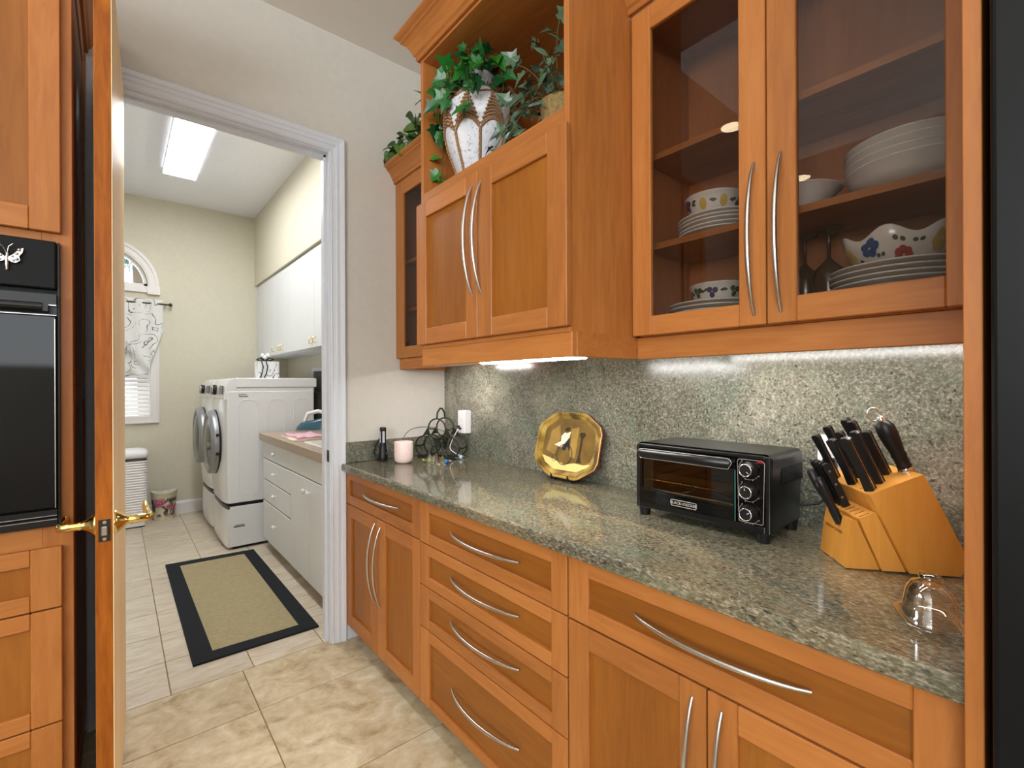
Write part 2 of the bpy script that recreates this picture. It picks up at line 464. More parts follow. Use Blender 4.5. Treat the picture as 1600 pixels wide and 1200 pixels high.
mb.box(WCX - 0.40, WCX - RG, T0, T1, ZS - 0.04, ZS); mb.box(WCX + RG, WCX + 0.40, T0, T1, ZS - 0.04, ZS)
mb.prism([(WCX + 0.40, ZS), (WCX + 0.40, 2.80), (WCX + 0.40 - 1e-4, 2.80), (WCX + RG, ZS)], 'Y', T0, T1)
mb.prism([(WCX - 0.40, ZS), (WCX - 0.40, 2.80), (WCX - 0.40 + 1e-4, 2.80), (WCX - RG, ZS)], 'Y', T0, T1)
mb.box(WCX - 0.40, WCX + 0.40, T0, T1, 2.80, CL)
struct('wall_laundry_back', mb, [PAINT_L], 'sage laundry wall with the arched window')

def arch_band(mb, r0, r1, y0, y1, n=28, a0=0.0, a1=PI, m=0):
    for k in range(n):
        a, b = a0 + (a1 - a0) * k / n, a0 + (a1 - a0) * (k + 1) / n
        mb.prism([(WCX + r0 * math.cos(a), ZS + r0 * math.sin(a)), (WCX + r1 * math.cos(a), ZS + r1 * math.sin(a)),
                  (WCX + r1 * math.cos(b), ZS + r1 * math.sin(b)), (WCX + r0 * math.cos(b), ZS + r0 * math.sin(b))], 'Y', y0, y1, m)
# arched window
w1 = thing('window_1', None, None, (WCX, YB, ZS)); w1['kind'] = 'structure'; w1['label'] = 'half-round white window above the curtain'
mb = MB(); arch_band(mb, 0.345, 0.432, YB - 0.020, YB); arch_band(mb, 0.355, 0.385, YB - 0.028, YB - 0.020); arch_band(mb, 0.405, 0.432, YB - 0.030, YB - 0.020)
mb.box(WCX + 0.340, WCX + 0.440, YB - 0.034, YB, ZS - 0.085, ZS); mb.box(WCX - 0.440, WCX - 0.340, YB - 0.034, YB, ZS - 0.085, ZS)
mb.box(WCX - 0.340, WCX + 0.340, YB - 0.024, YB, ZS - 0.07, ZS - 0.01)
obj('window_casing', mb, [TRIM_L], w1)
mb = MB(); arch_band(mb, 0.315, 0.345, YB + 0.03, YB + 0.09); mb.box(WCX - 0.345, WCX + 0.345, YB + 0.03, YB + 0.09, ZS - 0.012, ZS + 0.022)
obj('window_frame', mb, [TRIM_L], w1)
mb = MB()
for a in (PI / 4, PI / 2, 3 * PI / 4):
    ca, sa = math.cos(a), math.sin(a)
    mb.prism([(WCX + 0.09 * ca - 0.007 * sa, ZS + 0.09 * sa + 0.007 * ca), (WCX + 0.315 * ca - 0.007 * sa, ZS + 0.315 * sa + 0.007 * ca),
              (WCX + 0.315 * ca + 0.007 * sa, ZS + 0.315 * sa - 0.007 * ca), (WCX + 0.09 * ca + 0.007 * sa, ZS + 0.09 * sa - 0.007 * ca)], 'Y', YB + 0.045, YB + 0.07)
arch_band(mb, 0.085, 0.10, YB + 0.045, YB + 0.07, 12)
obj('muntin', mb, [TRIM_L], w1)
poly = [(WCX + 0.318 * math.cos(PI * k / 24), ZS + 0.318 * math.sin(PI * k / 24)) for k in range(25)]
obj('pane', MB().prism(poly, 'Y', YB + 0.055, YB + 0.059), [WPANE], w1)
# rectangular window with blind slats
w2 = thing('window_2', None, None, (WCX, YB, 0.98)); w2['kind'] = 'structure'; w2['label'] = 'white window with slatted blind below the curtain'
def rect_frame(mb, x0, x1, z0, z1, w, y0, y1, m=0):
    mb.box(x0, x0 + w, y0, y1, z0, z1, m); mb.box(x1 - w, x1, y0, y1, z0, z1, m); mb.box(x0 + w, x1 - w, y0, y1, z0, z0 + w, m); mb.box(x0 + w, x1 - w, y0, y1, z1 - w, z1, m)
mb = MB(); rect_frame(mb, WCX - 0.432, WCX + 0.432, 0.945, 2.16, 0.07, YB - 0.020, YB); rect_frame(mb, WCX - 0.432, WCX + 0.432, 0.945, 2.16, 0.018, YB - 0.028, YB - 0.020)
obj('window_casing', mb, [TRIM_L], w2, bevel=0.002)
mb = MB(); rect_frame(mb, WCX - 0.38, WCX + 0.38, 0.98, 2.10, 0.03, YB + 0.05, YB + 0.09); mb.box(WCX - 0.35, WCX + 0.35, YB + 0.05, YB + 0.09, 1.53, 1.56)
obj('window_frame', mb, [TRIM_L], w2)
obj('pane', MB().box(WCX - 0.352, WCX + 0.352, YB + 0.068, YB + 0.072, 1.005, 2.075), [WPANE], w2)
bl = obj('blind', MB().box(WCX - 0.365, WCX + 0.365, YB + 0.012, YB + 0.045, 1.005, 1.022).box(WCX - 0.365, WCX + 0.365, YB + 0.010, YB + 0.046, 2.05, 2.09)
         .cyl((WCX - 0.25, YB + 0.028, 1.01), (WCX - 0.25, YB + 0.028, 2.06), 0.0015, 5).cyl((WCX + 0.25, YB + 0.028, 1.01), (WCX + 0.25, YB + 0.028, 2.06), 0.0015, 5), [TRIM_L], w2)
sl_me = mesh_of('slat', MB().prism([(0.0125, 0.017), (-0.0125, -0.017), (-0.0112, -0.0178), (0.0138, 0.0162)], 'X', -0.362, 0.362), [TRIM_L])
for k in range(25):
    o = bpy.data.objects.new('slat', sl_me); COL.objects.link(o); o.parent = bl
    o.location = Vector((WCX, YB + 0.028, 1.045 + k * 0.0405)) - WPOS[bl.name]

# ---- baseboards
BPROF = [(0, 0), (0.014, 0), (0.014, 0.105), (0.009, 0.118), (0.005, 0.128), (0, 0.130)]
def baseboard(name, path, label=None):
    struct(name, MB().molding(path, BPROF), [TRIM_L if 'laundry' in name else TRIM], label)
baseboard('baseboard_laundry_back', [(XLL, YB), (XR, YB)], 'white baseboard below the laundry window')
baseboard('baseboard_back', [(DX1 + 0.078, YW), (0.985, YW)], 'white baseboard beside the doorway')
baseboard('baseboard_laundry_left', [(XLL, YW2), (XLL, YB)], 'white baseboard on the laundry left wall')

# ---- door casing and jamb (stepped profile)
tr = thing('trim_1', None, None, (0.4, YW, 0)); tr['kind'] = 'structure'; tr['label'] = 'white moulded casing around the laundry doorway'
# profile across the width from the opening outwards: (distance from the opening, proud of the wall)
CP = [(q * 0.76, h) for q, h in ((0.0, 0), (0.0, 0.010), (0.008, 0.014), (0.014, 0.012), (0.034, 0.015), (0.040, 0.019), (0.062, 0.019), (0.068, 0.023), (0.088, 0.027), (0.095, 0.022), (0.095, 0))]
def casing(side):
    mb = MB()
    e = 0.006
    pts = [(DX0 - e, 0), (DX0 - e, DZ + e), (DX1 + e, DZ + e), (DX1 + e, 0)]
    outw = [(-1, 0), (-1, 1), (1, 1), (1, 0)]
    k = len(CP); vs = []
    for (p, o) in zip(pts, outw):
        for (d, h) in CP:
            vs.append((p[0] + o[0] * d, (YW - h) if side == 0 else (YW2 + h), p[1] + o[1] * d))
    fs = []
    for i in range(3):
        for a in range(k):
            b = (a + 1) % k; fs.append((i * k + a, (i + 1) * k + a, (i + 1) * k + b, i * k + b))
    fs.append(tuple(range(k))); fs.append(tuple(range(3 * k, 4 * k))[::-1])
    return mb.add(vs, fs)
obj('casing', casing(0), [TRIM], tr); obj('casing', casing(1), [TRIM], tr)
mb = MB(); mb.box(DX0 - 0.018, DX0, YW, YW2, 0, DZ + 0.018); mb.box(DX1, DX1 + 0.018, YW, YW2, 0, DZ + 0.018); mb.box(DX0, DX1, YW, YW2, DZ, DZ + 0.018)
mb.box(DX0, DX0 + 0.011, YW + 0.042, YW + 0.08, 0, DZ); mb.box(DX1 - 0.011, DX1, YW + 0.042, YW + 0.08, 0, DZ); mb.box(DX0, DX1, YW + 0.042, YW + 0.08, DZ - 0.011, DZ)
obj('jamb', mb, [TRIM], tr)
mb = MB().box(DX1 - 0.0015, DX1, YW + 0.004, YW + 0.036, 0.925, 0.985)
sp = obj('strike_plate', mb, [BRONZE], tr)
obj('strike_hole', MB().box(DX1 - 0.0022, DX1 - 0.0015, YW + 0.012, YW + 0.026, 0.94, 0.97), [RUBBER], sp)

# ---- soffit above the laundry wall cabinets
struct('trim_2', MB().box(1.20, XR, YW2, YB, 2.435, CL), [PAINT_L], 'boxed-in soffit above the laundry wall cabinets')

# ---- recessed kitchen lights and the laundry ceiling light
WARM = emit('lamp_warm', (1.0, 0.80, 0.52, 1), 26.0)
COOL = emit('fluorescent_white', (0.98, 0.99, 1.0, 1), 22.0)
UCAB = emit('under_cabinet_tube', (1.0, 0.99, 0.96, 1), 50.0)
UCAB2 = emit('under_cabinet_tube_soft', (1.0, 0.99, 0.95, 1), 22.0)
for i, (x, y, wh) in enumerate(((-0.9, 1.55, 'nearest the tall oven cabinet'), (-2.2, 1.55, 'farther left of the tall oven cabinet'), (-0.9, -0.6, 'over the middle of the kitchen'), (-2.2, -0.6, 'over the left side of the kitchen'))):
    t = thing('recessed_light', 'round recessed ceiling light with white ring ' + wh, 'light', (x, y, CK), 0, 'recessed kitchen ceiling lights')
    obj('ring', MB().lathe([(0.095, 0), (0.095, -0.006), (0.072, -0.004), (0.070, 0)], (x, y, CK), 24, cap0=False, cap1=False), [TRIM], t)
    obj('bulb', MB().disc((x, y, CK - 0.003), (0, 0, -1), 0.070, 24), [WARM], t)
t = thing('ceiling_light', 'long flat fluorescent light panel on the laundry ceiling', 'light', (0.43, 3.85, CL))
mb = MB(); X0, X1, Y0, Y1 = 0.307, 0.553, 2.66, 5.04
obj('housing', MB().box(X0 + 0.01, X1 - 0.01, Y0 + 0.01, Y1 - 0.01, CL - 0.02, CL), [TRIM], t)
obj('frame', MB().box(X0, X0 + 0.008, Y0, Y1, CL - 0.052, CL - 0.02).box(X1 - 0.008, X1, Y0, Y1, CL - 0.052, CL - 0.02).box(X0 + 0.008, X1 - 0.008, Y0, Y0 + 0.008, CL - 0.052, CL - 0.02).box(X0 + 0.008, X1 - 0.008, Y1 - 0.008, Y1, CL - 0.052, CL - 0.02), [TRIM], t)
obj('diffuser', MB().box(X0 + 0.008, X1 - 0.008, Y0 + 0.008, Y1 - 0.008, CL - 0.058, CL - 0.04), [COOL], t, bevel=0.004)
# ================================================================== CABINETRY
def facing(dirn, front):
    """maps (a along, b up, d depth from the front face) to the world"""
    return {'-X': lambda a, b, d: (front + d, a, b), '+X': lambda a, b, d: (front - d, a, b),
            '-Y': lambda a, b, d: (a, front + d, b)}[dirn]
def fbox(mb, F, a0, a1, b0, b1, d0, d1, m=0):
    p, q = F(a0, b0, d0), F(a1, b1, d1)
    return mb.box(p[0], q[0], p[1], q[1], p[2], q[2], m)
def shaker(name, parent, F, a0, a1, b0, b1, sw, rb, rt, th=0.020, rec=0.010, mv=None, mh=None, pm=None, glass=False, sl=None):
    """five-piece front: stiles and rails in one frame mesh with chamfered inner edge; panel or pane as its piece"""
    mv = mv or WZ; mh = mh or WY; pm = pm or PZ
    sl = sl if sl is not None else sw
    mb = MB(); g = 0.0002
    fbox(mb, F, a0, a0 + sl, b0, b1, 0, th, 0); fbox(mb, F, a1 - sw, a1, b0, b1, 0, th, 0)
    fbox(mb, F, a0 + sl + g, a1 - sw - g, b0, b0 + rb, 0, th, 1); fbox(mb, F, a0 + sl + g, a1 - sw - g, b1 - rt, b1, 0, th, 1)
    d = obj(name, mb, [mv, mh], parent, bevel=0.0022)
    mb = MB()
    if glass:
        fbox(mb, F, a0 + sl - 0.004, a1 - sw + 0.004, b0 + rb - 0.004, b1 - rt + 0.004, th * 0.5, th * 0.5 + 0.003)
        obj('pane', mb, [PANE], d)
    else:
        fbox(mb, F, a0 + sl - 0.004, a1 - sw + 0.004, b0 + rb - 0.004, b1 - rt + 0.004, rec, rec + 0.006)
        obj('panel', mb, [pm], d)
    return d
def arc_handle(parent, F, p0, p1, bow=0.033, r=0.0058, name='handle'):
    """curved bar pull between (a, b) end points, bowing out of the front"""
    pts, rs = [], []
    n = 18
    for k in range(n + 1):
        t = k / n
        a = p0[0] + (p1[0] - p0[0]) * t; b = p0[1] + (p1[1] - p0[1]) * t
        s = 4 * t * (1 - t)
        pts.append(F(a, b, 0.001 - (0.004 + bow) * s ** 0.85)); rs.append(r * (0.62 + 0.38 * min(1, 3.2 * t, 3.2 * (1 - t))))
    mb = MB().tube(pts, rs, 12)
    return obj(name, mb, [STEEL], parent)

FB = facing('-X', 0.91)
BX0, BX1 = 0.930, 1.500
def base_carcass(name, label, y0, y1):
    t = thing(name, label, 'cabinet', (1.2, (y0 + y1) / 2, 0), 0, 'maple base cabinets under the granite worktop')
    mb = MB().box(BX0, BX1, y0 + 0.001, y0 + 0.018, 0.085, 0.875).box(BX0, BX1, y1 - 0.018, y1 - 0.001, 0.085, 0.875)
    mb.box(BX0, BX1, y0 + 0.018, y1 - 0.018, 0.085, 0.10).box(BX1 - 0.01, BX1, y0 + 0.018, y1 - 0.018, 0.10, 0.875)
    mb.box(BX0, BX1, y0 + 0.018, y1 - 0.018, 0.855, 0.875)
    obj('carcass', mb, [WZ], t)
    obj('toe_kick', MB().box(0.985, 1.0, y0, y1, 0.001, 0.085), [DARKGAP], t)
    return t
G = 0.0016
# far cabinet: one drawer over a pair of doors
ca = base_carcass('base_cabinet', 'maple base cabinet with one drawer over two doors, farthest, beside the doorway', 1.657, 2.440)
d = shaker('drawer', ca, FB, 1.657 + G, 2.440, 0.711, 0.872, 0.058, 0.047, 0.038, mv=WZ, pm=PY, sl=0.058); arc_handle(d, FB, (1.828, 0.798), (2.203, 0.798))
d = shaker('door', ca, FB, 2.050 + G, 2.440, 0.082, 0.707, 0.078, 0.066, 0.062); arc_handle(d, FB, (2.078, 0.315), (2.078, 0.680))
d = shaker('door', ca, FB, 1.657 + G, 2.050 - G, 0.082, 0.707, 0.078, 0.062, 0.060, sl=0.058); arc_handle(d, FB, (2.019, 0.311), (2.019, 0.674))
# middle cabinet: four drawers
cb = base_carcass('base_cabinet', 'maple base cabinet of four stacked drawers, in the middle of the run', 0.864, 1.655)
for (b0, b1, rb, rt, hz, hl) in ((0.707, 0.872, 0.044, 0.042, 0.792, 1.431), (0.5435, 0.7035, 0.040, 0.040, 0.631, 1.432), (0.380, 0.540, 0.040, 0.040, 0.473, 1.433), (0.082, 0.3765, 0.036, 0.043, 0.237, 1.428)):
    d = shaker('drawer', cb, FB, 0.864 + G, 1.655 - G, b0, b1, 0.064, rb, rt, mv=WZ, pm=PY, sl=0.060)
    arc_handle(d, FB, (1.061, hz), (hl, hz))
# near cabinet: wide drawer over a pair of doors
cc = base_carcass('base_cabinet', 'maple base cabinet with a wide drawer over two doors, nearest, beside the refrigerator panel', 0.100, 0.862)
d = shaker('drawer', cc, FB, 0.100, 0.862 - G, 0.707, 0.872, 0.068, 0.046, 0.044, pm=PY, sl=0.059); arc_handle(d, FB, (0.293, 0.790), (0.653, 0.790))
d = shaker('door', cc, FB, 0.481 + G, 0.862 - G, 0.082, 0.702, 0.068, 0.062, 0.058, sl=0.060); arc_handle(d, FB, (0.512, 0.306), (0.512, 0.672))
d = shaker('door', cc, FB, 0.100, 0.481 - G, 0.082, 0.702, 0.060, 0.062, 0.058, sl=0.059); arc_handle(d, FB, (0.450, 0.306), (0.450, 0.673))

# ---- worktop with eased edge, wall slabs
prof = [(0.886, 0.880), (0.889, 0.877), (1.514, 0.877), (1.514, 0.914), (0.893, 0.914), (0.887, 0.910), (0.885, 0.904), (0.885, 0.884)]
ct = thing('worktop', None, None, (1.2, 1.27, 0.877))
obj('slab', MB().prism(prof, 'Y', 0.3915, 2.444), [GRAN_T], ct)
obj('slab', MB().prism(prof, 'Y', 0.0985, 0.3907), [GRAN_T], ct)
tag(ct, 'long polished green-grey granite worktop over the maple base cabinets', 'worktop')
bs = obj('backsplash', MB().box(1.515, 1.5445, 0.0985, 2.4435, 0.878, 1.46), [GRAN_W], loc=(1.53, 1.27, 0.9))
tag(bs, 'tall granite slab on the wall behind the toaster oven and knife block', 'backsplash')
bs2 = obj('backsplash', MB().box(0.905, 1.5145, 2.418, 2.4438, 0.9145, 1.020), [GRAN_W], bevel=0.002, loc=(1.2, 2.43, 0.915))
tag(bs2, 'low granite upstand behind the flashlight and pink cup', 'backsplash')

# ---- wall cabinets
CROWN = [(0.0, 0.0), (0.010, 0.0), (0.013, 0.004), (0.013, 0.016), (0.020, 0.022), (0.028, 0.040), (0.040, 0.060), (0.052, 0.072), (0.060, 0.076), (0.060, 0.084), (0.070, 0.090), (0.078, 0.098), (0.078, 0.106), (0.0, 0.106)]
def crown_at(z, s=1.0): return [(o * s, z + h * s) for (o, h) in CROWN]
# right-hand glazed cabinet
FG = facing('-X', 1.200)
cg = thing('wall_cabinet', 'maple wall cabinet with two glass doors of white crockery, at right', 'cabinet', (1.36, 0.49, 1.46), 0, 'maple wall cabinets over the granite worktop')
y0, y1, zb, zt = 0.100, 0.866, 1.460, 2.440
mb = MB().box(1.221, 1.514, y0, y0 + 0.016, zb, zt).box(1.221, 1.514, y1 - 0.016, y1, zb, zt).box(1.221, 1.514, y0, y1, zb, zb + 0.040).box(1.221, 1.514, y0, y1, zt - 0.016, zt).box(1.506, 1.514, y0, y1, zb, zt)
obj('carcass', mb, [WIN], cg)
for z in (1.726, 1.996): obj('shelf', MB().box(1.250, 1.506, y0 + 0.016, y1 - 0.016, z - 0.002, z + 0.016), [WY], cg)
d = shaker('door', cg, FG, 0.479 + G, 0.864, 1.462, 2.430, 0.064, 0.056, 0.070, glass=True, sl=0.064); arc_handle(d, FG, (0.507, 1.486), (0.507, 1.860), 0.036, 0.0062)
d = shaker('door', cg, FG, 0.104, 0.479 - G, 1.462, 2.430, 0.064, 0.060, 0.070, glass=True, sl=0.054); arc_handle(d, FG, (0.446, 1.488), (0.446, 1.864), 0.036, 0.0062)
obj('light_rail', MB().box(1.230, 1.250, y0, 0.868, 1.394, 1.460), [WY], cg, bevel=0.002)
obj('crown_molding', MB().molding([(1.200, 0.868), (1.200, 0.100)], crown_at(2.432, 0.95)), [WY], cg)
obj('hinge', MB().box(1.224, 1.262, 0.835, 0.849, 2.285, 2.33).cyl((1.228, 0.842, 2.30), (1.228, 0.842, 2.315), 0.012, 10), [BLACKM], cg)
# middle deep cabinet with open niche
FM = facing('-X', 0.910)
cm = thing('wall_cabinet', 'deep maple wall cabinet with two panelled doors under an open plant niche', 'cabinet', (1.22, 1.27, 1.46), 0, 'maple wall cabinets over the granite worktop')
y0, y1, zb, zt = 0.8685, 1.668, 1.460, 2.620
obj('side_panel', MB().box(0.930, 1.514, y0, y0 + 0.019, zb, zt), [WZ], cm, bevel=0.001)
obj('side_panel', MB().box(0.930, 1.514, y1 - 0.019, y1, zb, zt), [WZ], cm, bevel=0.001)
obj('bottom_board', MB().box(0.930, 1.514, y0 + 0.019, y1 - 0.019, zb, zb + 0.018), [WY], cm)
obj('shelf', MB().box(0.930, 1.505, y0 + 0.019, y1 - 0.019, 2.046, 2.068).box(0.930, 0.948, y0 + 0.019, y1 - 0.019, 2.02, 2.046), [WY], cm)
obj('top_board', MB().box(0.931, 1.505, y0 + 0.019, y1 - 0.019, 2.590, 2.612), [WY], cm)
obj('back_panel', MB().box(1.505, 1.514, y0 + 0.019, y1 - 0.019, zb + 0.018, 2.612), [WZ], cm)
d = shaker('door', cm, FM, 1.263 + G, 1.672, 1.474, 2.022, 0.072, 0.060, 0.060, sl=0.066); arc_handle(d, FM, (1.293, 1.615), (1.293, 1.980))
d = shaker('door', cm, FM, 0.862, 1.263 - G, 1.474, 2.014, 0.074, 0.058, 0.060, sl=0.074); arc_handle(d, FM, (1.242, 1.615), (1.242, 1.980))
mb = MB().box(0.934, 0.954, y0 - 0.003, y1 + 0.003, 1.393, 1.462).box(0.954, 1.230, y0 - 0.003, y0 + 0.016, 1.393, 1.462)
obj('light_rail', mb, [WY], cm, bevel=0.002)
obj('crown_molding', MB().molding([(1.514, 1.668), (0.930, 1.668), (0.930, 0.8685), (1.199, 0.8685)], crown_at(2.600, 1.0)), [WY], cm)
# left glazed cabinet, mostly behind the middle one
cl = thing('wall_cabinet', 'maple wall cabinet with narrow glass door beside the doorway, partly hidden', 'cabinet', (1.36, 2.05, 1.46), 0, 'maple wall cabinets over the granite worktop')
y0, y1, zb, zt = 1.670, 2.442, 1.462, 2.445
mb = MB().box(1.221, 1.514, y0, y0 + 0.016, zb, zt).box(1.221, 1.514, y1 - 0.016, y1, zb, zt).box(1.221, 1.514, y0, y1, zb, zb + 0.040).box(1.221, 1.514, y0, y1, zt - 0.016, zt).box(1.506, 1.514, y0, y1, zb, zt)
obj('carcass', mb, [WIN], cl)
for z in (1.726, 1.996): obj('shelf', MB().box(1.250, 1.506, y0 + 0.016, y1 - 0.016, z, z + 0.018), [WY], cl)
d = shaker('door', cl, FG, 2.052, 2.442, 1.464, 2.436, 0.088, 0.062, 0.078, glass=True, sl=0.064); arc_handle(d, FG, (2.080, 1.486), (2.080, 1.860))
d = shaker('door', cl, FG, 1.672, 2.048, 1.464, 2.436, 0.064, 0.062, 0.078, glass=True, sl=0.064); arc_handle(d, FG, (2.020, 1.486), (2.020, 1.860))
obj('light_rail', MB().box(1.215, 1.235, y0, 2.430, 1.404, 1.463).box(1.235, 1.505, 2.412, 2.430, 1.404, 1.463), [WY], cl, bevel=0.002)
obj('crown_molding', MB().molding([(1.200, 2.443), (1.200, 1.670)], crown_at(2.436, 0.88)), [WY], cl)
obj('hinge', MB().box(1.224, 1.262, 2.412, 2.424, 1.52, 1.56).cyl((1.228, 2.41, 1.53), (1.228, 2.41, 1.55), 0.010, 10), [BLACKM], cl)

# ---- under-cabinet lights
for (xa, xb, ya, ye, yb, z0, wh) in ((0.970, 1.025, 0.890, 1.335, 1.640, 1.390, 'middle wall cabinet'), (1.295, 1.335, 0.130, 0.800, 0.830, 1.402, 'right glass cabinet'), (1.30, 1.33, 1.90, 2.16, 2.36, 1.414, 'narrow cabinet by the doorway')):
    t = thing('under_cabinet_light', 'slim white tube light fixed under the ' + wh, 'light', ((xa + xb) / 2, (ya + yb) / 2, 1.46), 0, 'under-cabinet tube lights')
    obj('housing', MB().box(xa, xb, ya, yb, z0 + 0.012, 1.459).box(xa, xb, ye, yb, z0 + 0.003, z0 + 0.012), [WHITE_PL], t, bevel=0.002)
    obj('diffuser', MB().box(xa, xb, ya, ye - 0.001, z0, z0 + 0.012), [UCAB2 if 'right' in wh else UCAB], t, bevel=0.003)

# ---- tall oven cabinet at left, with its built-in oven
TX0, TX1, TY = -0.915, -0.0905, 1.760
FT = facing('-Y', TY - 0.019)
FTS = facing('+X', TX1)
tc = thing('tall_cabinet', 'tall maple cabinet around the black oven, left of the open door', 'cabinet', ((TX0 + TX1) / 2, 2.05, 0))
mb = MB().box(TX0, TX0 + 0.019, TY, 2.443, 0.0, 2.62).box(TX1 - 0.030, TX1 - 0.012, TY + 0.002, 2.443, 0.0, 2.62).box(TX0 + 0.019, TX1 - 0.03, 2.42, 2.443, 0.08, 2.62).box(TX0 + 0.019, TX1 - 0.03, TY, 2.42, 2.58, 2.60)
obj('carcass', mb, [WZ], tc)
mb = MB().box(TX1 - 0.060, TX1, TY - 0.002, TY + 0.020, 0.09, 2.62, 0).box(TX0, TX0 + 0.060, TY - 0.002, TY + 0.020, 0.09, 2.62, 0)
mb.box(TX0 + 0.06, TX1 - 0.060, TY - 0.001, TY + 0.018, 1.699, 1.745, 1).box(TX0 + 0.06, TX1 - 0.060, TY - 0.001, TY + 0.018, 0.880, 0.960, 1).box(TX0 + 0.06, TX1 - 0.060, TY - 0.001, TY + 0.018, 0.09, 0.12, 1)
obj('face_frame', mb, [WZ, WX], tc, bevel=0.001)
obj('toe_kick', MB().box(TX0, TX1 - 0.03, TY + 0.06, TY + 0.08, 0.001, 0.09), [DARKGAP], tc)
cx = (TX0 + TX1) / 2
d = shaker('door', tc, FT, cx + G, TX1 - 0.022, 1.728, 2.575, 0.060, 0.060, 0.060, mv=WZ, mh=WX, pm=PZ); arc_handle(d, FT, (cx + 0.03, 1.75), (cx + 0.03, 2.12))
d = shaker('door', tc, FT, TX0 + 0.022, cx - G, 1.728, 2.575, 0.060, 0.060, 0.060, mv=WZ, mh=WX, pm=PZ); arc_handle(d, FT, (cx - 0.03, 1.75), (cx - 0.03, 2.12))
for (b0, b1) in ((0.732, 0.892), (0.4275, 0.728), (0.10, 0.4235)):
    d = shaker('drawer', tc, FT, TX0 + 0.022, TX1 - 0.022, b0, b1, 0.060, 0.042, 0.042, mv=WZ, mh=WX, pm=PZ); arc_handle(d, FT, (cx - 0.18, (b0 + b1) / 2), (cx + 0.18, (b0 + b1) / 2))
shaker('side_panel', tc, FTS, TY + 0.022, 2.440, 1.322, 2.600, 0.070, 0.050, 0.075, th=0.011, rec=0.005, mh=WY)
shaker('side_panel', tc, FTS, TY + 0.022, 2.440, 0.09, 1.320, 0.070, 0.075, 0.050, th=0.011, rec=0.005, mh=WY)
obj('crown_molding', MB().molding([(TX0, TY - 0.002), (TX1, TY - 0.002), (TX1, 2.440)], crown_at(2.600, 0.95)), [WY], tc)

ov = thing('wall_oven', 'black built-in wall oven in the tall maple cabinet', 'oven', (cx, TY, 0.965))
OX0, OX1 = TX0 + 0.024, TX1 - 0.024
obj('body', MB().box(OX0 + 0.04, OX1 - 0.04, TY + 0.022, TY + 0.58, 0.976, 1.68), [BLACKM], ov)
obj('side_trim', MB().box(OX0, OX0 + 0.006, TY - 0.018, TY - 0.003, 0.960, 1.688), [BLACKM], ov, bevel=0.001)
obj('side_trim', MB().box(OX1 - 0.006, OX1, TY - 0.018, TY - 0.003, 0.960, 1.688), [BLACKM], ov, bevel=0.001)
obj('control_panel', MB().box(OX0 + 0.006, OX1 - 0.006, TY - 0.030, TY - 0.003, 1.566, 1.688), [CHARCOAL], ov, bevel=0.004, seg=2)
odr = obj('oven_door', MB().box(OX0 + 0.006, OX1 - 0.006, TY - 0.034, TY - 0.004, 1.010, 1.498), [BLACKG], ov, bevel=0.003)
obj('door_rail', MB().box(OX0 + 0.006, OX1 - 0.006, TY - 0.036, TY - 0.004, 1.525, 1.552).box(OX0 + 0.006, OX1 - 0.006, TY - 0.024, TY - 0.004, 1.500, 1.524), [BLACKP], odr)
obj('door_edge_strip', MB().box(OX0 + 0.006, OX1 - 0.006, TY - 0.0365, TY - 0.034, 1.523, 1.5255).box(OX0 + 0.006, OX1 - 0.006, TY - 0.0355, TY - 0.034, 1.498, 1.500).box(OX1 - 0.010, OX1 - 0.0085, TY - 0.0352, TY - 0.034, 1.01, 1.49), [STEEL], odr)
mb = MB().tube([(OX0 + 0.05, TY - 0.062, 1.516), (OX1 - 0.03, TY - 0.062, 1.516)], 0.010, 12)
mb.box(OX0 + 0.05, OX0 + 0.07, TY - 0.062, TY - 0.024, 1.506, 1.524).box(OX1 - 0.045, OX1 - 0.02, TY - 0.062, TY - 0.024, 1.506, 1.524)
obj('handle', mb, [BLACKP], odr)
obj('lower_trim', MB().box(OX0 + 0.006, OX1 - 0.006, TY - 0.030, TY - 0.004, 0.987, 1.006).box(OX0 + 0.006, OX1 - 0.006, TY - 0.024, TY - 0.004, 0.962, 0.985), [BLACKP], ov, bevel=0.001)
obj('trim_line', MB().box(OX0 + 0.006, OX1 - 0.006, TY - 0.0315, TY - 0.030, 0.990, 0.9915).box(OX0 + 0.006, OX1 - 0.006, TY - 0.0255, TY - 0.024, 0.979, 0.9805), [STEEL], ov)
SC_ = 1.0353
ov.scale = (1, 1, SC_); ov.location.z = 1.32 + (0.965 - 1.32) * SC_
obj('gap_backing', MB().box(OX0 + 0.006, OX1 - 0.006, TY - 0.012, TY - 0.002, 0.976, 1.60), [RUBBER], ov)
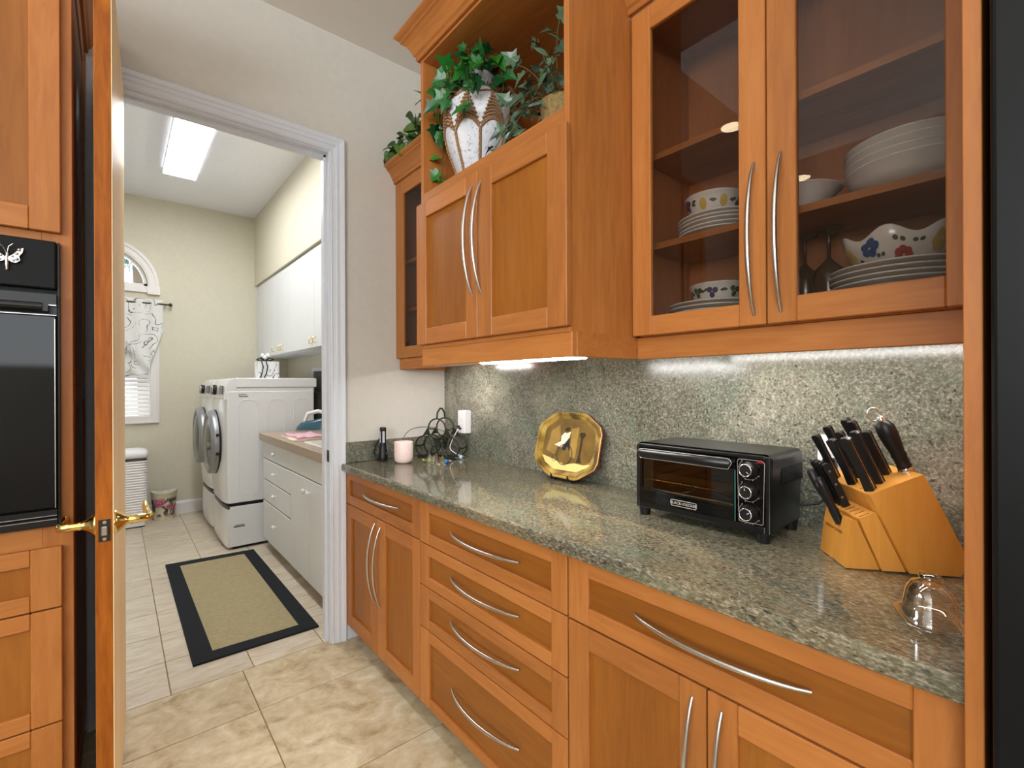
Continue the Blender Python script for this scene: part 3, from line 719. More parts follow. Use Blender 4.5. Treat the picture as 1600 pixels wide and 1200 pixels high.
# butterfly ornament on the control panel
bx, bz, by = -0.210, 1.643, TY - 0.0305
bf = thing('butterfly_ornament', 'silver butterfly magnet on the oven control panel', 'ornament', (bx, by, bz))
obj('body', MB().tube([(bx, by - 0.004, bz - 0.030), (bx, by - 0.006, bz - 0.010), (bx + 0.001, by - 0.006, bz + 0.012)], [0.0028, 0.0042, 0.003], 8)
    .tube([(bx + 0.001, by - 0.006, bz + 0.012), (bx + 0.004, by - 0.010, bz + 0.028), (bx + 0.012, by - 0.012, bz + 0.036)], [0.0012, 0.0011, 0.001], 6)
    .tube([(bx - 0.001, by - 0.006, bz + 0.012), (bx - 0.006, by - 0.010, bz + 0.026), (bx - 0.014, by - 0.012, bz + 0.032)], [0.0012, 0.0011, 0.001], 6), [CHROME], bf)
for sg in (1, -1):
    out = [(0.003, 0.002), (0.012, 0.010), (0.022, 0.024), (0.030, 0.028), (0.028, 0.016), (0.022, 0.006), (0.024, -0.004), (0.016, -0.012), (0.008, -0.010), (0.003, -0.006)]
    mb = MB().prism([(bx + sg * a, bz + b) for a, b in out], 'Y', by - 0.009, by - 0.0065)
    for (a, b, r) in ((0.022, 0.022, 0.004), (0.018, 0.012, 0.0035), (0.018, -0.002, 0.004), (0.010, 0.004, 0.003), (0.012, -0.006, 0.003)):
        b0_ = len(mb.v); mb.lathe([(r, 0), (r * 0.8, r * 0.5), (r * 0.2, r * 0.7)], (0, 0, 0), 8)
        for i in range(b0_, len(mb.v)):
            x, y, z = mb.v[i]; mb.v[i] = (bx + sg * a + x, by - 0.009 - z, bz + b + y)
    obj('wing', mb, [STEEL], bf)

# ---- open door to the laundry
HX, HY, ANG = 0.008, 2.440, math.radians(-2.4)
dr = thing('door_1', None, None, (HX, HY, 0.0), ANG); dr['kind'] = 'structure'; dr['label'] = 'wooden laundry door standing open with brass lever handles'
# local: x across thickness (face towards the opening at +0.0175), y towards the wall is 0, free edge at y=-0.762
DW, DT = 0.790, 0.0175
mb = MB().box(-DT, DT - 0.0008, -DW, 0.0, 0.012, 2.485)
obj('leaf', mb, [DOORW], dr, bevel=0.0015, local=True)
obj('face', MB().box(DT - 0.0008, DT + 0.0008, -DW + 0.001, -0.001, 0.013, 2.484), [DOORF], dr, local=True)
obj('face', MB().box(-DT - 0.0012, -DT, -DW + 0.001, -0.001, 0.013, 2.484), [WZ], dr, local=True)
lp = obj('latch_plate', MB().box(-0.0125, 0.0125, -DW - 0.0012, -DW, 0.908, 0.966), [BRONZE], dr, local=True)
obj('latch_bolt', MB().box(-0.0065, 0.0065, -DW - 0.010, -DW - 0.001, 0.925, 0.949), [STEEL], lp, local=True, bevel=0.002)
for z in (0.915, 0.959): obj('screw', MB().cyl((0, -DW - 0.0012, z), (0, -DW - 0.0026, z), 0.0042, 10), [STEEL], lp, local=True)
for sg in (1, -1):
    yl, zl = -DW + 0.056, 0.945; sh = 1.0 if sg > 0 else 0.30
    def pt(d, y, z): return (sg * (DT + 0.001 + d), y, z)
    mb = MB()
    prof = [(0.033, 0.0), (0.033, 0.004), (0.030, 0.007), (0.016, 0.020), (0.013, 0.026), (0.0115, 0.030)]
    b = len(mb.v); mb.lathe(prof, (0, 0, 0), 24)
    for i in range(b, len(mb.v)):
        x, y, z = mb.v[i]; mb.v[i] = pt(z, yl + x, zl + y)
    h = obj('handle', mb, [BRASS], dr, local=True)
    mb = MB().tube([pt(0.026, yl, zl), pt(0.036, yl, zl), pt(0.066, yl, zl), pt(0.073, yl + 0.006, zl), pt(0.074, yl + 0.010 + 0.02 * sh, zl + 0.001), pt(0.070, yl + 0.010 + 0.06 * sh, zl + 0.004), pt(0.066, yl + 0.010 + 0.09 * sh, zl + 0.010), pt(0.066, yl + 0.010 + 0.108 * sh, zl + 0.020)],
                   [0.0105, 0.0115, 0.0115, 0.0115, 0.011, 0.010, 0.0085, 0.006], 12)
    mb.tube([pt(0.033, yl, zl), pt(0.037, yl, zl)], 0.0135, 14)
    obj('lever', mb, [BRASS], h, local=True)

# ---- refrigerator and its end panel at right
ep = obj('end_panel', MB().box(0.868, 1.544, 0.0785, 0.0975, 0.0, 2.60), [WZ], bevel=0.001, loc=(1.2, 0.09, 0))
tag(ep, 'narrow maple end panel between worktop and black refrigerator', 'panel')
rf = thing('refrigerator', 'black refrigerator at the right edge, beside the maple panel', 'refrigerator', (1.2, -0.4, 0))
obj('body', MB().box(0.90, 1.52, -0.86, 0.0705, 0.03, 1.80), [BLACKM], rf)
obj('door', MB().box(0.845, 0.895, -0.395, 0.0695, 0.12, 2.40), [CHARCOAL], rf, bevel=0.006, seg=3)
obj('door', MB().box(0.845, 0.895, -0.86, -0.40, 0.12, 2.40), [CHARCOAL], rf, bevel=0.006, seg=3)
obj('grille', MB().box(0.90, 1.5, -0.86, 0.0705, 1.81, 2.40), [BLACKM], rf)
obj('base', MB().box(0.90, 1.5, -0.86, 0.07, 0.0, 0.03), [BLACKM], rf)
# ================================================================== LAUNDRY ROOM
# ---- washer and dryer on pedestals; local frame: x into the wall, y along the wall, front at x=0
def make_appliance(label, cat, name, y0, door_dark):
    W_, D_, X0 = 0.685, 0.66, 0.682
    t = thing(name, label, cat, (X0, y0, 0.0), 0, 'front-loading laundry machines on pedestals')
    # pedestal
    pd = obj('pedestal', MB().box(0.012, D_ - 0.03, 0.004, W_ - 0.004, 0.022, 0.345), [ENAMEL], t, local=True, bevel=0.006, seg=2)
    prof = [(0.045, 0.022), (0.0, 0.022), (-0.022, 0.06), (-0.030, 0.20), (-0.022, 0.335), (-0.012, 0.342), (0.045, 0.342)]
    mb = MB()
    def bowed(y, d):    # front bows outwards across its width
        s = (2 * y / W_ - 1); return d * (1 - 0.55 * s ** 4) + 0.012 * (s ** 4)
    def front(mb, z0, z1, bulge, inset=0.0, n=12, m=0, zn=8, base=0.05):
        fr = []
        for j in range(zn + 1):
            z = z0 + (z1 - z0) * j / zn; row = []
            q = 2 * j / zn - 1
            for i in range(n + 1):
                y = inset + (W_ - 2 * inset) * i / n; s = 2 * i / n - 1
                row.append((base - 0.05 - bulge * (1 - s ** 4 * 0.85) * (1 - 0.35 * q ** 4), y, z))
            fr.append(row)
        vs = [p for row in fr for p in row]
        fs = [(j * (n + 1) + i, j * (n + 1) + i + 1, (j + 1) * (n + 1) + i + 1, (j + 1) * (n + 1) + i) for j in range(zn) for i in range(n)]
        mb.add(vs, fs, m, True)
        # rim back to the body
        ring = [fr[0][i] for i in range(n + 1)] + [fr[j][n] for j in range(1, zn + 1)] + [fr[zn][i] for i in range(n - 1, -1, -1)] + [fr[j][0] for j in range(zn - 1, 0, -1)]
        bk = [(base, p[1], p[2]) for p in ring]; k = len(ring)
        mb.add(ring + bk, [(i, (i + 1) % k, k + (i + 1) % k, k + i) for i in range(k)], m)
        return mb
    obj('pedestal_drawer', front(MB(), 0.024, 0.325, 0.030, 0.008), [ENAMEL], pd, local=True)
    obj('pull_recess', front(MB(), 0.330, 0.350, 0.022, 0.02, zn=2), [GREYP], pd, local=True)
    for (x, y) in ((0.06, 0.05), (0.06, W_ - 0.05), (D_ - 0.08, 0.05), (D_ - 0.08, W_ - 0.05)):
        obj('foot', MB().cyl((x, y, 0.0), (x, y, 0.024), 0.022, 10), [RUBBER], pd, local=True)
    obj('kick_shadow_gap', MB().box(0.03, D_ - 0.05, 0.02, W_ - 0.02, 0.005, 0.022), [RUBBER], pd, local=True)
    # cabinet body
    bd = obj('body', MB().box(0.0, D_, 0.0, W_, 0.372, 1.272), [ENAMEL], t, local=True, bevel=0.008, seg=2)
    obj('gap_strip', MB().box(0.02, D_ - 0.02, 0.012, W_ - 0.012, 0.345, 0.373), [RUBBER], bd, local=True)
    # pressed outlines on the side panel
    mb = MB()
    for (xa, xb, za, zb) in ((0.075, 0.215, 0.43, 1.20), (0.29, 0.425, 0.43, 1.20), (0.49, 0.61, 0.43, 1.20)):
        r = 0.05; loop = []
        for (cx_, cz_, a0) in ((xb - r, zb - r, 0), (xa + r, zb - r, 90), (xa + r, za + r, 180), (xb - r, za + r, 270)):
            for k in range(7):
                a = math.radians(a0 + 15 * k); loop.append((cx_ + r * math.cos(a), -0.0004, cz_ + r * math.sin(a)))
        mb.tube(loop, 0.0028, 6, closed=True)
    obj('pressed_ridge', mb, [ENAMEL], bd, local=True)
    obj('front_panel', front(MB(), 0.376, 1.205, 0.045, 0.004), [ENAMEL], t, local=True)
    # sloping console on top of the front
    poly = [(0.03, 1.205), (-0.030, 1.205), (-0.022, 1.300), (0.010, 1.362), (0.06, 1.375), (0.06, 1.272), (0.03, 1.272)]
    cs = obj('console', MB().prism(poly, 'Y', 0.004, W_ - 0.004), [ENAMEL], t, local=True, bevel=0.006, seg=2)
    nx, nz = -0.995, 0.09
    obj('display', MB().prism([(-0.0275, 1.245), (-0.0225, 1.315), (-0.030, 1.316), (-0.035, 1.246)], 'Y', 0.06, 0.20), [SCREEN], cs, local=True)
    obj('knob', MB().cyl((-0.024, 0.42, 1.28), (-0.058, 0.42, 1.283), 0.042, 20), [BLACKM], cs, local=True)
    obj('knob_ring', MB().tube([(-0.056, 0.42 + 0.040 * math.cos(a), 1.283 + 0.040 * math.sin(a)) for a in [2 * PI * k / 20 for k in range(20)]], 0.004, 6, closed=True), [CHROME], cs, local=True)
    obj('lid', MB().box(0.058, D_ + 0.022, -0.004, W_ + 0.004, 1.300, 1.378).box(0.06, D_, 0.004, W_ - 0.004, 1.268, 1.300), [ENAMEL], t, local=True, bevel=0.007, seg=3)
    # round door
    yc, zc = W_ / 2, 0.845
    def wheel(prof, n=36):
        mb = MB(); mb.lathe(prof, (0, 0, 0), n)
        for i in range(len(mb.v)):
            x, y, z = mb.v[i]; mb.v[i] = (-z, yc + x, zc + y)
        return mb
    dd = obj('door', wheel([(0.262, 0.040), (0.265, 0.075), (0.258, 0.098), (0.238, 0.104), (0.222, 0.100), (0.208, 0.085)]), [ENAMEL_G], t, local=True)
    obj('door_gasket', wheel([(0.268, 0.036), (0.266, 0.048), (0.25, 0.05)]), [RUBBER], dd, local=True)
    obj('door_glass', wheel([(0.214, 0.088), (0.16, 0.104), (0.08, 0.113), (0.01, 0.115)]), [GREYGLASS if not door_dark else SMOKEGLASS], dd, local=True)
    for q in (-0.075, 0.075): obj('hinge_cap', MB().box(-0.072, -0.052, yc - 0.268, yc - 0.258, zc + q - 0.012, zc + q + 0.012), [BLACKM], dd, local=True, bevel=0.003)
    mb = MB().box(0.075, 0.142, -0.0008, -0.0002, 1.224, 1.232)
    for k in range(5): mb.box(0.075 + k * 0.012, 0.081 + k * 0.012, -0.0008, -0.0002, 1.238, 1.250)
    obj('sticker', mb, [GREYP], bd, local=True)
    mb = MB().box(0.035, 0.115, 0.0032, 0.0038, 0.176, 0.186).box(0.045, 0.112, 0.0032, 0.0038, 0.190, 0.196)
    obj('sticker', mb, [GREYP], pd, local=True)
    return t
GREYP = plain('mid_grey_print', srgb(88, 90, 90), 0.5)
SCREEN = plain('console_display_grey', srgb(92, 92, 88), 0.25)
GREYGLASS = plain('door_bowl_grey', srgb(150, 152, 154), 0.15, 0.3)
SMOKEGLASS = plain('door_bowl_smoked', srgb(70, 71, 73), 0.1, 0.2)
make_appliance('white front-loading washer on a pedestal, nearer, beside the laundry base cabinet', 'washer', 'washing_machine', 4.335, True)
make_appliance('white front-loading dryer on a pedestal, farther, by the window wall', 'dryer', 'tumble_dryer', 5.045, True)

# ---- exhaust hose and utility box behind the machines
hs = []
mb = MB(); pts = []; rr = []
for k in range(36):
    u = k / 35
    pts.append((1.44 + 0.01 * math.sin(6 * u), 4.46 + 0.03 * math.sin(3 * u), 0.45 + 0.80 * u)); rr.append(0.052 + (0.004 if k % 2 else 0))
HOSE = plain('hose_dark_grey', srgb(70, 72, 70), 0.5, 0.3)
o = obj('exhaust_hose', mb.tube(pts, rr, 14), [HOSE], loc=(1.44, 4.46, 0.45)); tag(o, 'dark ribbed hose standing behind the white washer', 'hose')
o = thing('utility_box', 'white framed utility box on the wall behind the washer', 'box', (1.54, 4.85, 1.3))
mb = MB()
rect_frame_yz = lambda m_, y0, y1, z0, z1, w, x0, x1: m_.box(x0, x1, y0, y0 + w, z0, z1).box(x0, x1, y1 - w, y1, z0, z1).box(x0, x1, y0 + w, y1 - w, z0, z0 + w).box(x0, x1, y0 + w, y1 - w, z1 - w, z1)
obj('frame', rect_frame_yz(mb, 4.62, 4.99, 1.12, 1.49, 0.035, 1.525, 1.544), [TRIM], o)
obj('back', MB().box(1.538, 1.544, 4.655, 4.955, 1.155, 1.455), [HOSE], o)

# ---- laundry base cabinet
FL_ = facing('-X', 0.912)
def slab(name, parent, a0, a1, b0, b1):
    mb = MB(); fbox(mb, FL_, a0, a1, b0, b1, 0, 0.018); return obj(name, mb, [WHITE_CAB], parent, bevel=0.0035)
def knob(parent, a, b):
    mb = MB(); mb.lathe([(0.006, 0), (0.006, 0.012), (0.015, 0.018), (0.016, 0.024), (0.011, 0.030), (0.004, 0.032)], (0, 0, 0), 14)
    for i in range(len(mb.v)):
        x, y, z = mb.v[i]; mb.v[i] = (0.912 - z, a + x, b + y)
    obj('knob', mb, [WHITE_PL], parent)
lc = thing('base_cabinet', 'white laundry base cabinet with four drawers and two doors, behind the doorway casing', 'cabinet', (1.2, 3.4, 0))
obj('carcass', MB().box(0.931, 1.54, 2.565, 4.245, 0.085, 0.872), [WHITE_CAB], lc)
obj('toe_kick', MB().box(0.985, 1.0, 2.565, 4.245, 0.001, 0.085), [plain('toe_kick_taupe', srgb(120, 104, 82), 0.6)], lc)
for (b0, b1, kz) in ((0.736, 0.868, 0.800), (0.569, 0.728, 0.648), (0.401, 0.561, 0.484), (0.088, 0.393, 0.258)):
    d = slab('drawer', lc, 3.452, 4.240, b0, b1); knob(d, 3.846, kz)
slab('false_front', lc, 2.57, 3.448, 0.738, 0.868)
d = slab('door', lc, 3.062, 3.448, 0.088, 0.731); knob(d, 3.105, 0.655)
d = slab('door', lc, 2.57, 3.058, 0.088, 0.731); knob(d, 3.015, 0.655)
wt = obj('laundry_counter', MB().box(0.888, 1.542, 2.562, 4.262, 0.874, 0.934), [LAMWOOD], bevel=0.004, loc=(1.2, 3.4, 0.874))
tag(wt, 'taupe laminate counter on the white laundry cabinet', 'counter')
sk = thing('laundry_sink', 'white drop-in sink set in the taupe laundry counter', 'sink', (1.18, 2.95, 0.934))
obj('rim', MB().prism([(0.955, 0.9345), (0.960, 0.944), (0.985, 0.945), (0.990, 0.9345)], 'Y', 2.62, 3.30).prism([(1.42, 0.9345), (1.425, 0.944), (1.46, 0.944), (1.465, 0.9345)], 'Y', 2.62, 3.30)
    .box(0.985, 1.43, 2.62, 2.655, 0.9345, 0.944).box(0.985, 1.43, 3.265, 3.30, 0.9345, 0.944), [PORC], sk, bevel=0.002)
obj('basin', MB().box(0.987, 1.425, 2.652, 3.268, 0.9345, 0.9365), [PORC], sk)
# ironing items on the counter
mat_cream = plain('cream_cloth', srgb(226, 214, 190), 0.9); mat_pink = plain('pink_cloth', srgb(222, 176, 190), 0.95, noise_amt=0.08); mat_red = plain('edge_brown', srgb(120, 62, 40), 0.7)
def sheet(x0, x1, y0, y1, z, amp, seed, th=0.006, n=14):
    rnd = random.Random(seed); ph = [rnd.uniform(0, 6) for _ in range(6)]
    f = lambda u, v: amp * (0.5 + 0.5 * math.sin(7 * u + ph[0]) * math.cos(5 * v + ph[1])) + amp * 0.4 * math.sin(13 * u + 9 * v + ph[2])
    mb = MB(); 
    top = lambda u, v: (x0 + (x1 - x0) * u + 0.01 * math.sin(6 * v + ph[3]), y0 + (y1 - y0) * v + 0.012 * math.sin(5 * u + ph[4]), z + th + max(0, f(u, v)))
    mb.grid(top, n, n)
    mb.grid(lambda u, v: (top(u, v)[0], top(u, v)[1], z), n, n)
    k = n + 1; N_ = k * k
    ring = [i for i in range(k)] + [j * k + n for j in range(1, k)] + [n * k + i for i in range(n - 1, -1, -1)] + [j * k for j in range(n - 1, 0, -1)]
    mb.f += [[ring[i], ring[(i + 1) % len(ring)], N_ + ring[(i + 1) % len(ring)], N_ + ring[i]] for i in range(len(ring))]
    mb.m += [0] * len(ring); mb.sm += [False] * len(ring)
    return mb
o = obj('folded_mat', sheet(0.92, 1.16, 3.40, 3.78, 0.9345, 0.002, 3, 0.010), [mat_cream], loc=(1.1, 3.65, 0.9345)); tag(o, 'cream folded pressing mat on the laundry counter under the pink cloth', 'mat')
o = obj('cloth', sheet(0.95, 1.14, 3.42, 3.74, 0.9475, 0.012, 5, 0.006), [mat_pink], loc=(1.1, 3.5, 0.947)); tag(o, 'crumpled pink cloth on the cream mat by the sink', 'cloth')
ir = thing('steam_iron', 'teal steam iron resting on the laundry counter behind the cloth', 'iron', (1.265, 4.08, 0.9345), math.radians(150))
TEAL = plain('iron_teal', srgb(52, 92, 108), 0.25, coat=0.4)
out = [(0.15, 0.0), (0.11, 0.032), (0.03, 0.054), (-0.10, 0.056), (-0.11, 0.05), (-0.11, -0.05), (-0.10, -0.056), (0.03, -0.054), (0.11, -0.032)]
obj('soleplate', MB().prism(out, 'Z', 0.0, 0.012), [STEEL], ir, local=True, bevel=0.002)
n_ = len(out); mb = MB(); vs = []
for (s_, z_) in ((0.98, 0.012), (0.95, 0.035), (0.80, 0.070), (0.6, 0.085)):
    vs += [(x * s_ - (1 - s_) * 0.06, y * s_, z_ + (0.03 if z_ > 0.05 and x < 0 else 0)) for (x, y) in out]
mb.add(vs, [(j * n_ + i, j * n_ + (i + 1) % n_, (j + 1) * n_ + (i + 1) % n_, (j + 1) * n_ + i) for j in range(3) for i in range(n_)] + [tuple(range(3 * n_, 4 * n_))], 0, True)
obj('housing', mb, [TEAL], ir, local=True)
obj('handle', MB().tube([(-0.095, 0, 0.10), (-0.09, 0, 0.15), (-0.03, 0, 0.165), (0.05, 0, 0.145), (0.075, 0, 0.085)], [0.016, 0.017, 0.018, 0.016, 0.014], 12), [WHITE_PL], ir, local=True)

# ---- laundry wall cabinets
wc = thing('wall_cabinet', 'long white laundry wall cabinet under the soffit, above the washers', 'cabinet', (1.38, 4.3, 1.62))
obj('carcass', MB().box(1.241, 1.544, 2.565, 5.945, 1.625, 2.432), [WHITE_CAB], wc)
FW = facing('-X', 1.222)
for (a0, a1, ks) in ((5.60, 5.94, ()), (5.145, 5.597, (5.19,)), (4.62, 5.142, (4.95, 4.87)), (3.945, 4.617, (3.99,)), (3.27, 3.942, (3.89,)), (2.57, 3.267, ())):
    mb = MB(); fbox(mb, FW, a0 + 0.001, a1 - 0.001, 1.623, 2.428, 0, 0.018); d = obj('door', mb, [WHITE_CAB], wc, bevel=0.002)
    for ky in ks:
        mb = MB().tube([(1.222, ky - 0.0, 1.655), (1.198, ky, 1.655), (1.198, ky, 1.70), (1.222, ky, 1.70)], 0.0045, 8)
        obj('pull', mb, [BRASS], d)

# ---- fabric tissue box with bow on the washer
def scroll_mat():
    t = NT('scroll_print_fabric'); v = t.coords((1, 1, 1))
    n1 = t.n('ShaderNodeTexNoise'); n1.inputs['Scale'].default_value = 7; n1.inputs['Detail'].default_value = 1; t.l(v, n1.inputs['Vector'])
    warp = t.mix(v, n1.outputs['Color'], 0.16)
    vo = t.n('ShaderNodeTexVoronoi'); vo.inputs['Scale'].default_value = 6.5; t.l(warp, vo.inputs['Vector'])
    ring = t.math('SINE', t.math('MULTIPLY', vo.outputs['Distance'], 26.0))
    line = t.ramp(ring, [(0.86, (0, 0, 0, 1)), (0.93, (1, 1, 1, 1))])
    th = t.ramp(t.noise(v, 9, 2), [(0.42, (0, 0, 0, 1)), (0.55, (1, 1, 1, 1))])
    c = t.mix(srgb(226, 226, 224), srgb(98, 98, 100), t.math('MULTIPLY', line, th))
    return t.bsdf(c, 0.85)
SCROLL = scroll_mat()
RIB = plain('black_ribbon', srgb(30, 30, 32), 0.6)
tb = thing('tissue_box_cover', 'square scroll-print fabric box with a black ribbon bow, on the washer', 'box', (1.04, 4.68, 1.379))
def clothbox(u, v):
    a = 2 * PI * u; c, s = math.cos(a), math.sin(a); k = 1 / max(abs(c), abs(s)); z = 1.379 + 0.150 * (1 - v)
    fl_ = 1 + 0.22 * max(0, v - 0.75) * 4 * (0.6 + 0.4 * math.sin(10 * a)) * 0.5
    return (1.04 + 0.085 * c * k * fl_, 4.68 + 0.075 * s * k * fl_, z)
obj('cover', MB().grid(clothbox, 48, 10).box(0.958, 1.122, 4.608, 4.752, 1.522, 1.530), [SCROLL], tb)
mb = MB()
for (x_, y_) in ((0.985, 4.600), (1.02, 4.598)):
    mb.tube([(x_ - 0.005, y_, 1.528), (x_ + 0.008, y_ - 0.004, 1.48), (x_ - 0.004, y_ - 0.006, 1.42), (x_ - 0.022, y_ - 0.012, 1.382)], 0.0045, 6)
for a in (0.4, 2.2, 3.9, 5.4):
    mb.tube([(1.02, 4.66, 1.533), (1.02 + 0.05 * math.cos(a), 4.66 + 0.05 * math.sin(a), 1.562), (1.02 + 0.075 * math.cos(a + 0.25), 4.66 + 0.075 * math.sin(a + 0.25), 1.545), (1.02 + 0.04 * math.cos(a + 0.5), 4.66 + 0.04 * math.sin(a + 0.5), 1.535), (1.02, 4.66, 1.533)], 0.006, 6)
obj('ribbon', mb, [RIB], tb)
mb = MB()
for k in range(6):
    a = k * 1.05; mb.lathe([(0.004, 0), (0.020, 0.012), (0.012, 0.03), (0.002, 0.04)], (1.03 + 0.028 * math.cos(a), 4.67 + 0.028 * math.sin(a), 1.545 + 0.02 * (k % 2)), 8)
obj('tissue', mb, [WHITE_PL], tb)

# ---- balloon curtain on its rod
cu = thing('curtain', 'white balloon curtain with grey scroll print on the laundry window', 'curtain', (-0.10, 5.89, 2.13))
def lerp_tab(tab, x):
    for (a, b), (c, d) in zip(tab[:-1], tab[1:]):
        if x <= c: return b + (d - b) * max(0, (x - a)) / (c - a)
    return tab[-1][1]
tab = [(0.0, 1.46), (0.10, 1.42), (0.17, 1.405), (0.21, 1.42), (0.28, 1.415), (0.36, 1.44), (0.42, 1.52), (0.46, 1.60)]
def curt(u, v):
    x = -0.46 + 0.92 * u
    zb = lerp_tab(tab, abs(x)); zt = 2.175
    z = zt + (zb - zt) * v
    tie = min(abs(abs(x) - 0.19), 0.4)
    w = max(0, (v - 0.50) / 0.5)
    y = 5.895 - 0.006 * math.sin(52 * x) * (1 - 0.6 * v) - 0.055 * w * (1 - math.exp(-(tie / 0.09) ** 2)) - 0.014 * w * math.sin(26 * z + 40 * tie)
    if v > 0.55: x = x - math.copysign(1, x) * 0.10 * max(0, abs(x) - 0.34) / 0.12 * w ** 1.5
    z -= 0.03 * w * math.sin(20 * x) * (1 - w)
    if 0.0 < v < 0.06: y -= 0.0
    return (-0.10 + x, y, z)
o = obj('fabric', MB().grid(curt, 72, 44), [SCROLL], cu)
sd = o.modifiers.new('thickness', 'SOLIDIFY'); sd.thickness = 0.003
for sx in (-0.28, 0.085):
    mb = MB()
    for k in range(5):
        a = -0.9 + k * 0.45
        mb.tube([(sx, 5.835, 1.735), (sx + 0.05 * math.sin(a), 5.828, 1.70), (sx + 0.09 * math.sin(a), 5.842, 1.62 - 0.02 * abs(k - 2))], [0.006, 0.010, 0.003], 6)
    mb.lathe([(0.004, -0.02), (0.018, -0.008), (0.018, 0.01), (0.005, 0.02)], (sx, 5.835, 1.735), 10)
    obj('gathered_tie', mb, [SCROLL], cu)
mb = MB().cyl((-0.64, 5.898, 2.135), (0.41, 5.898, 2.135), 0.009, 10)
for sx, q in ((0.41, 1), (-0.64, -1)):
    mb.lathe([(0.006, -0.018), (0.016, -0.008), (0.016, 0.008), (0.006, 0.018)], (sx + 0.014 * q, 5.898, 2.135), 12)
mb.box(0.375, 0.385, 5.898, 5.949, 2.128, 2.142).box(-0.615, -0.605, 5.898, 5.949, 2.128, 2.142)
obj('rod', mb, [BRONZE], cu)

# ---- laundry hamper and waste basket
hp = thing('laundry_hamper', 'tall white ribbed hamper with a lid, below the laundry window', 'hamper', (0.0, 5.73, 0.0))
def rrect(hx, hy, r, n=6):
    pts = []
    for (cx_, cy_, a0) in ((hx - r, hy - r, 0), (-hx + r, hy - r, 90), (-hx + r, -hy + r, 180), (hx - r, -hy + r, 270)):
        for k in range(n + 1):
            a = math.radians(a0 + 90 * k / n); pts.append((cx_ + r * math.cos(a), cy_ + r * math.sin(a)))
    return pts
HX_, HY_ = 0.222, 0.145
mb = MB(); vs = []; ring = rrect(1, 1, 0.2); rows = []
zs = []
z = 0.045
while z < 0.62:
    zs += [(z, 0.0), (z + 0.008, 0.004), (z + 0.014, 0.004), (z + 0.020, 0.0)]; z += 0.024
def rring(off, z): return [(0.0 + p[0], 5.73 + p[1], z) for p in rrect(HX_ + off, HY_ + off, 0.045)]
n_ = len(rring(0, 0)); vs = []
for (z, off) in zs: vs += rring(off - 0.012 * (1 - z / 0.64), z)
mb.add(vs, [(j * n_ + i, j * n_ + (i + 1) % n_, (j + 1) * n_ + (i + 1) % n_, (j + 1) * n_ + i) for j in range(len(zs) - 1) for i in range(n_)], 0)
obj('woven_body', mb, [WHITE_PL], hp)
obj('base', MB().prism([(p[0], 5.73 + p[1]) for p in rrect(HX_ - 0.012, HY_ - 0.012, 0.04)], 'Z', 0.012, 0.05), [WHITE_PL], hp, bevel=0.004)
for sx in (-1, 1):
    for sy in (-1, 1): obj('foot', MB().cyl((sx * 0.18, 5.73 + sy * 0.11, 0), (sx * 0.18, 5.73 + sy * 0.11, 0.014), 0.02, 10), [RUBBER], hp)
obj('rim', MB().prism([(p[0], 5.73 + p[1]) for p in rrect(HX_ - 0.004, HY_ - 0.004, 0.042)], 'Z', 0.618, 0.642), [GREYP], hp)
mb = MB(); vs = []
for (z, off) in ((0.645, 0.004), (0.66, 0.010), (0.69, 0.008), (0.712, -0.012), (0.722, -0.05), (0.724, -0.10)): vs += rring(off, z)
mb.add(vs, [(j * n_ + i, j * n_ + (i + 1) % n_, (j + 1) * n_ + (i + 1) % n_, (j + 1) * n_ + i) for j in range(5) for i in range(n_)] + [tuple(range(5 * n_, 6 * n_)), tuple(range(n_))], 0, True)
obj('lid', mb, [WHITE_PL], hp)

def rose_mat():
    t = NT('rose_print'); v = t.coords((1, 1, 1))
    vo = t.n('ShaderNodeTexVoronoi'); vo.inputs['Scale'].default_value = 8.5; t.l(v, vo.inputs['Vector'])
    pet = t.noise(v, 42, 3, 0.6, 2.2)
    rose = t.ramp(pet, [(0.36, srgb(104, 24, 56)), (0.48, srgb(176, 70, 112)), (0.58, srgb(226, 150, 178)), (0.68, srgb(240, 216, 210))])
    leaf = t.ramp(t.noise(v, 24, 2), [(0.4, srgb(44, 48, 40)), (0.6, srgb(90, 96, 80))])
    base = t.ramp(t.noise(v, 14, 2), [(0.46, srgb(226, 218, 192)), (0.56, srgb(212, 206, 180))])
    isr = t.ramp(vo.outputs['Distance'], [(0.42, (1, 1, 1, 1)), (0.46, (0, 0, 0, 1))])
    isl = t.ramp(t.noise(v, 11, 2, 0.5, 0.5), [(0.46, (0, 0, 0, 1)), (0.50, (1, 1, 1, 1))])
    a = t.mix(base, leaf, isl); b = t.mix(a, rose, isr)
    sx = t.n('ShaderNodeSeparateXYZ'); tc = t.n('ShaderNodeTexCoord'); t.l(tc.outputs['Object'], sx.inputs[0])
    band = t.ramp(t.math('MULTIPLY', sx.outputs[2], 3.4), [(0.10, (0, 0, 0, 1)), (0.16, (1, 1, 1, 1)), (0.68, (1, 1, 1, 1)), (0.76, (0, 0, 0, 1))])
    return t.bsdf(t.mix(base, b, band), 0.4)
wb = thing('waste_basket', 'small oval cream waste basket printed with pink roses, on the laundry floor', 'basket', (0.358, 5.80, 0.0))
mb = MB().lathe([(0.074, 0.0), (0.076, 0.006), (0.098, 0.272), (0.101, 0.276), (0.098, 0.277), (0.073, 0.012)], (0.358, 5.80, 0.0), 32, sx=1.10, sy=0.85, cap0=True, cap1=True, wob=lambda a, z: (1.0, 0.012 * math.cos(2 * a) * (1 if z > 0.2 else 0)))
obj('bin', mb, [rose_mat()], wb)

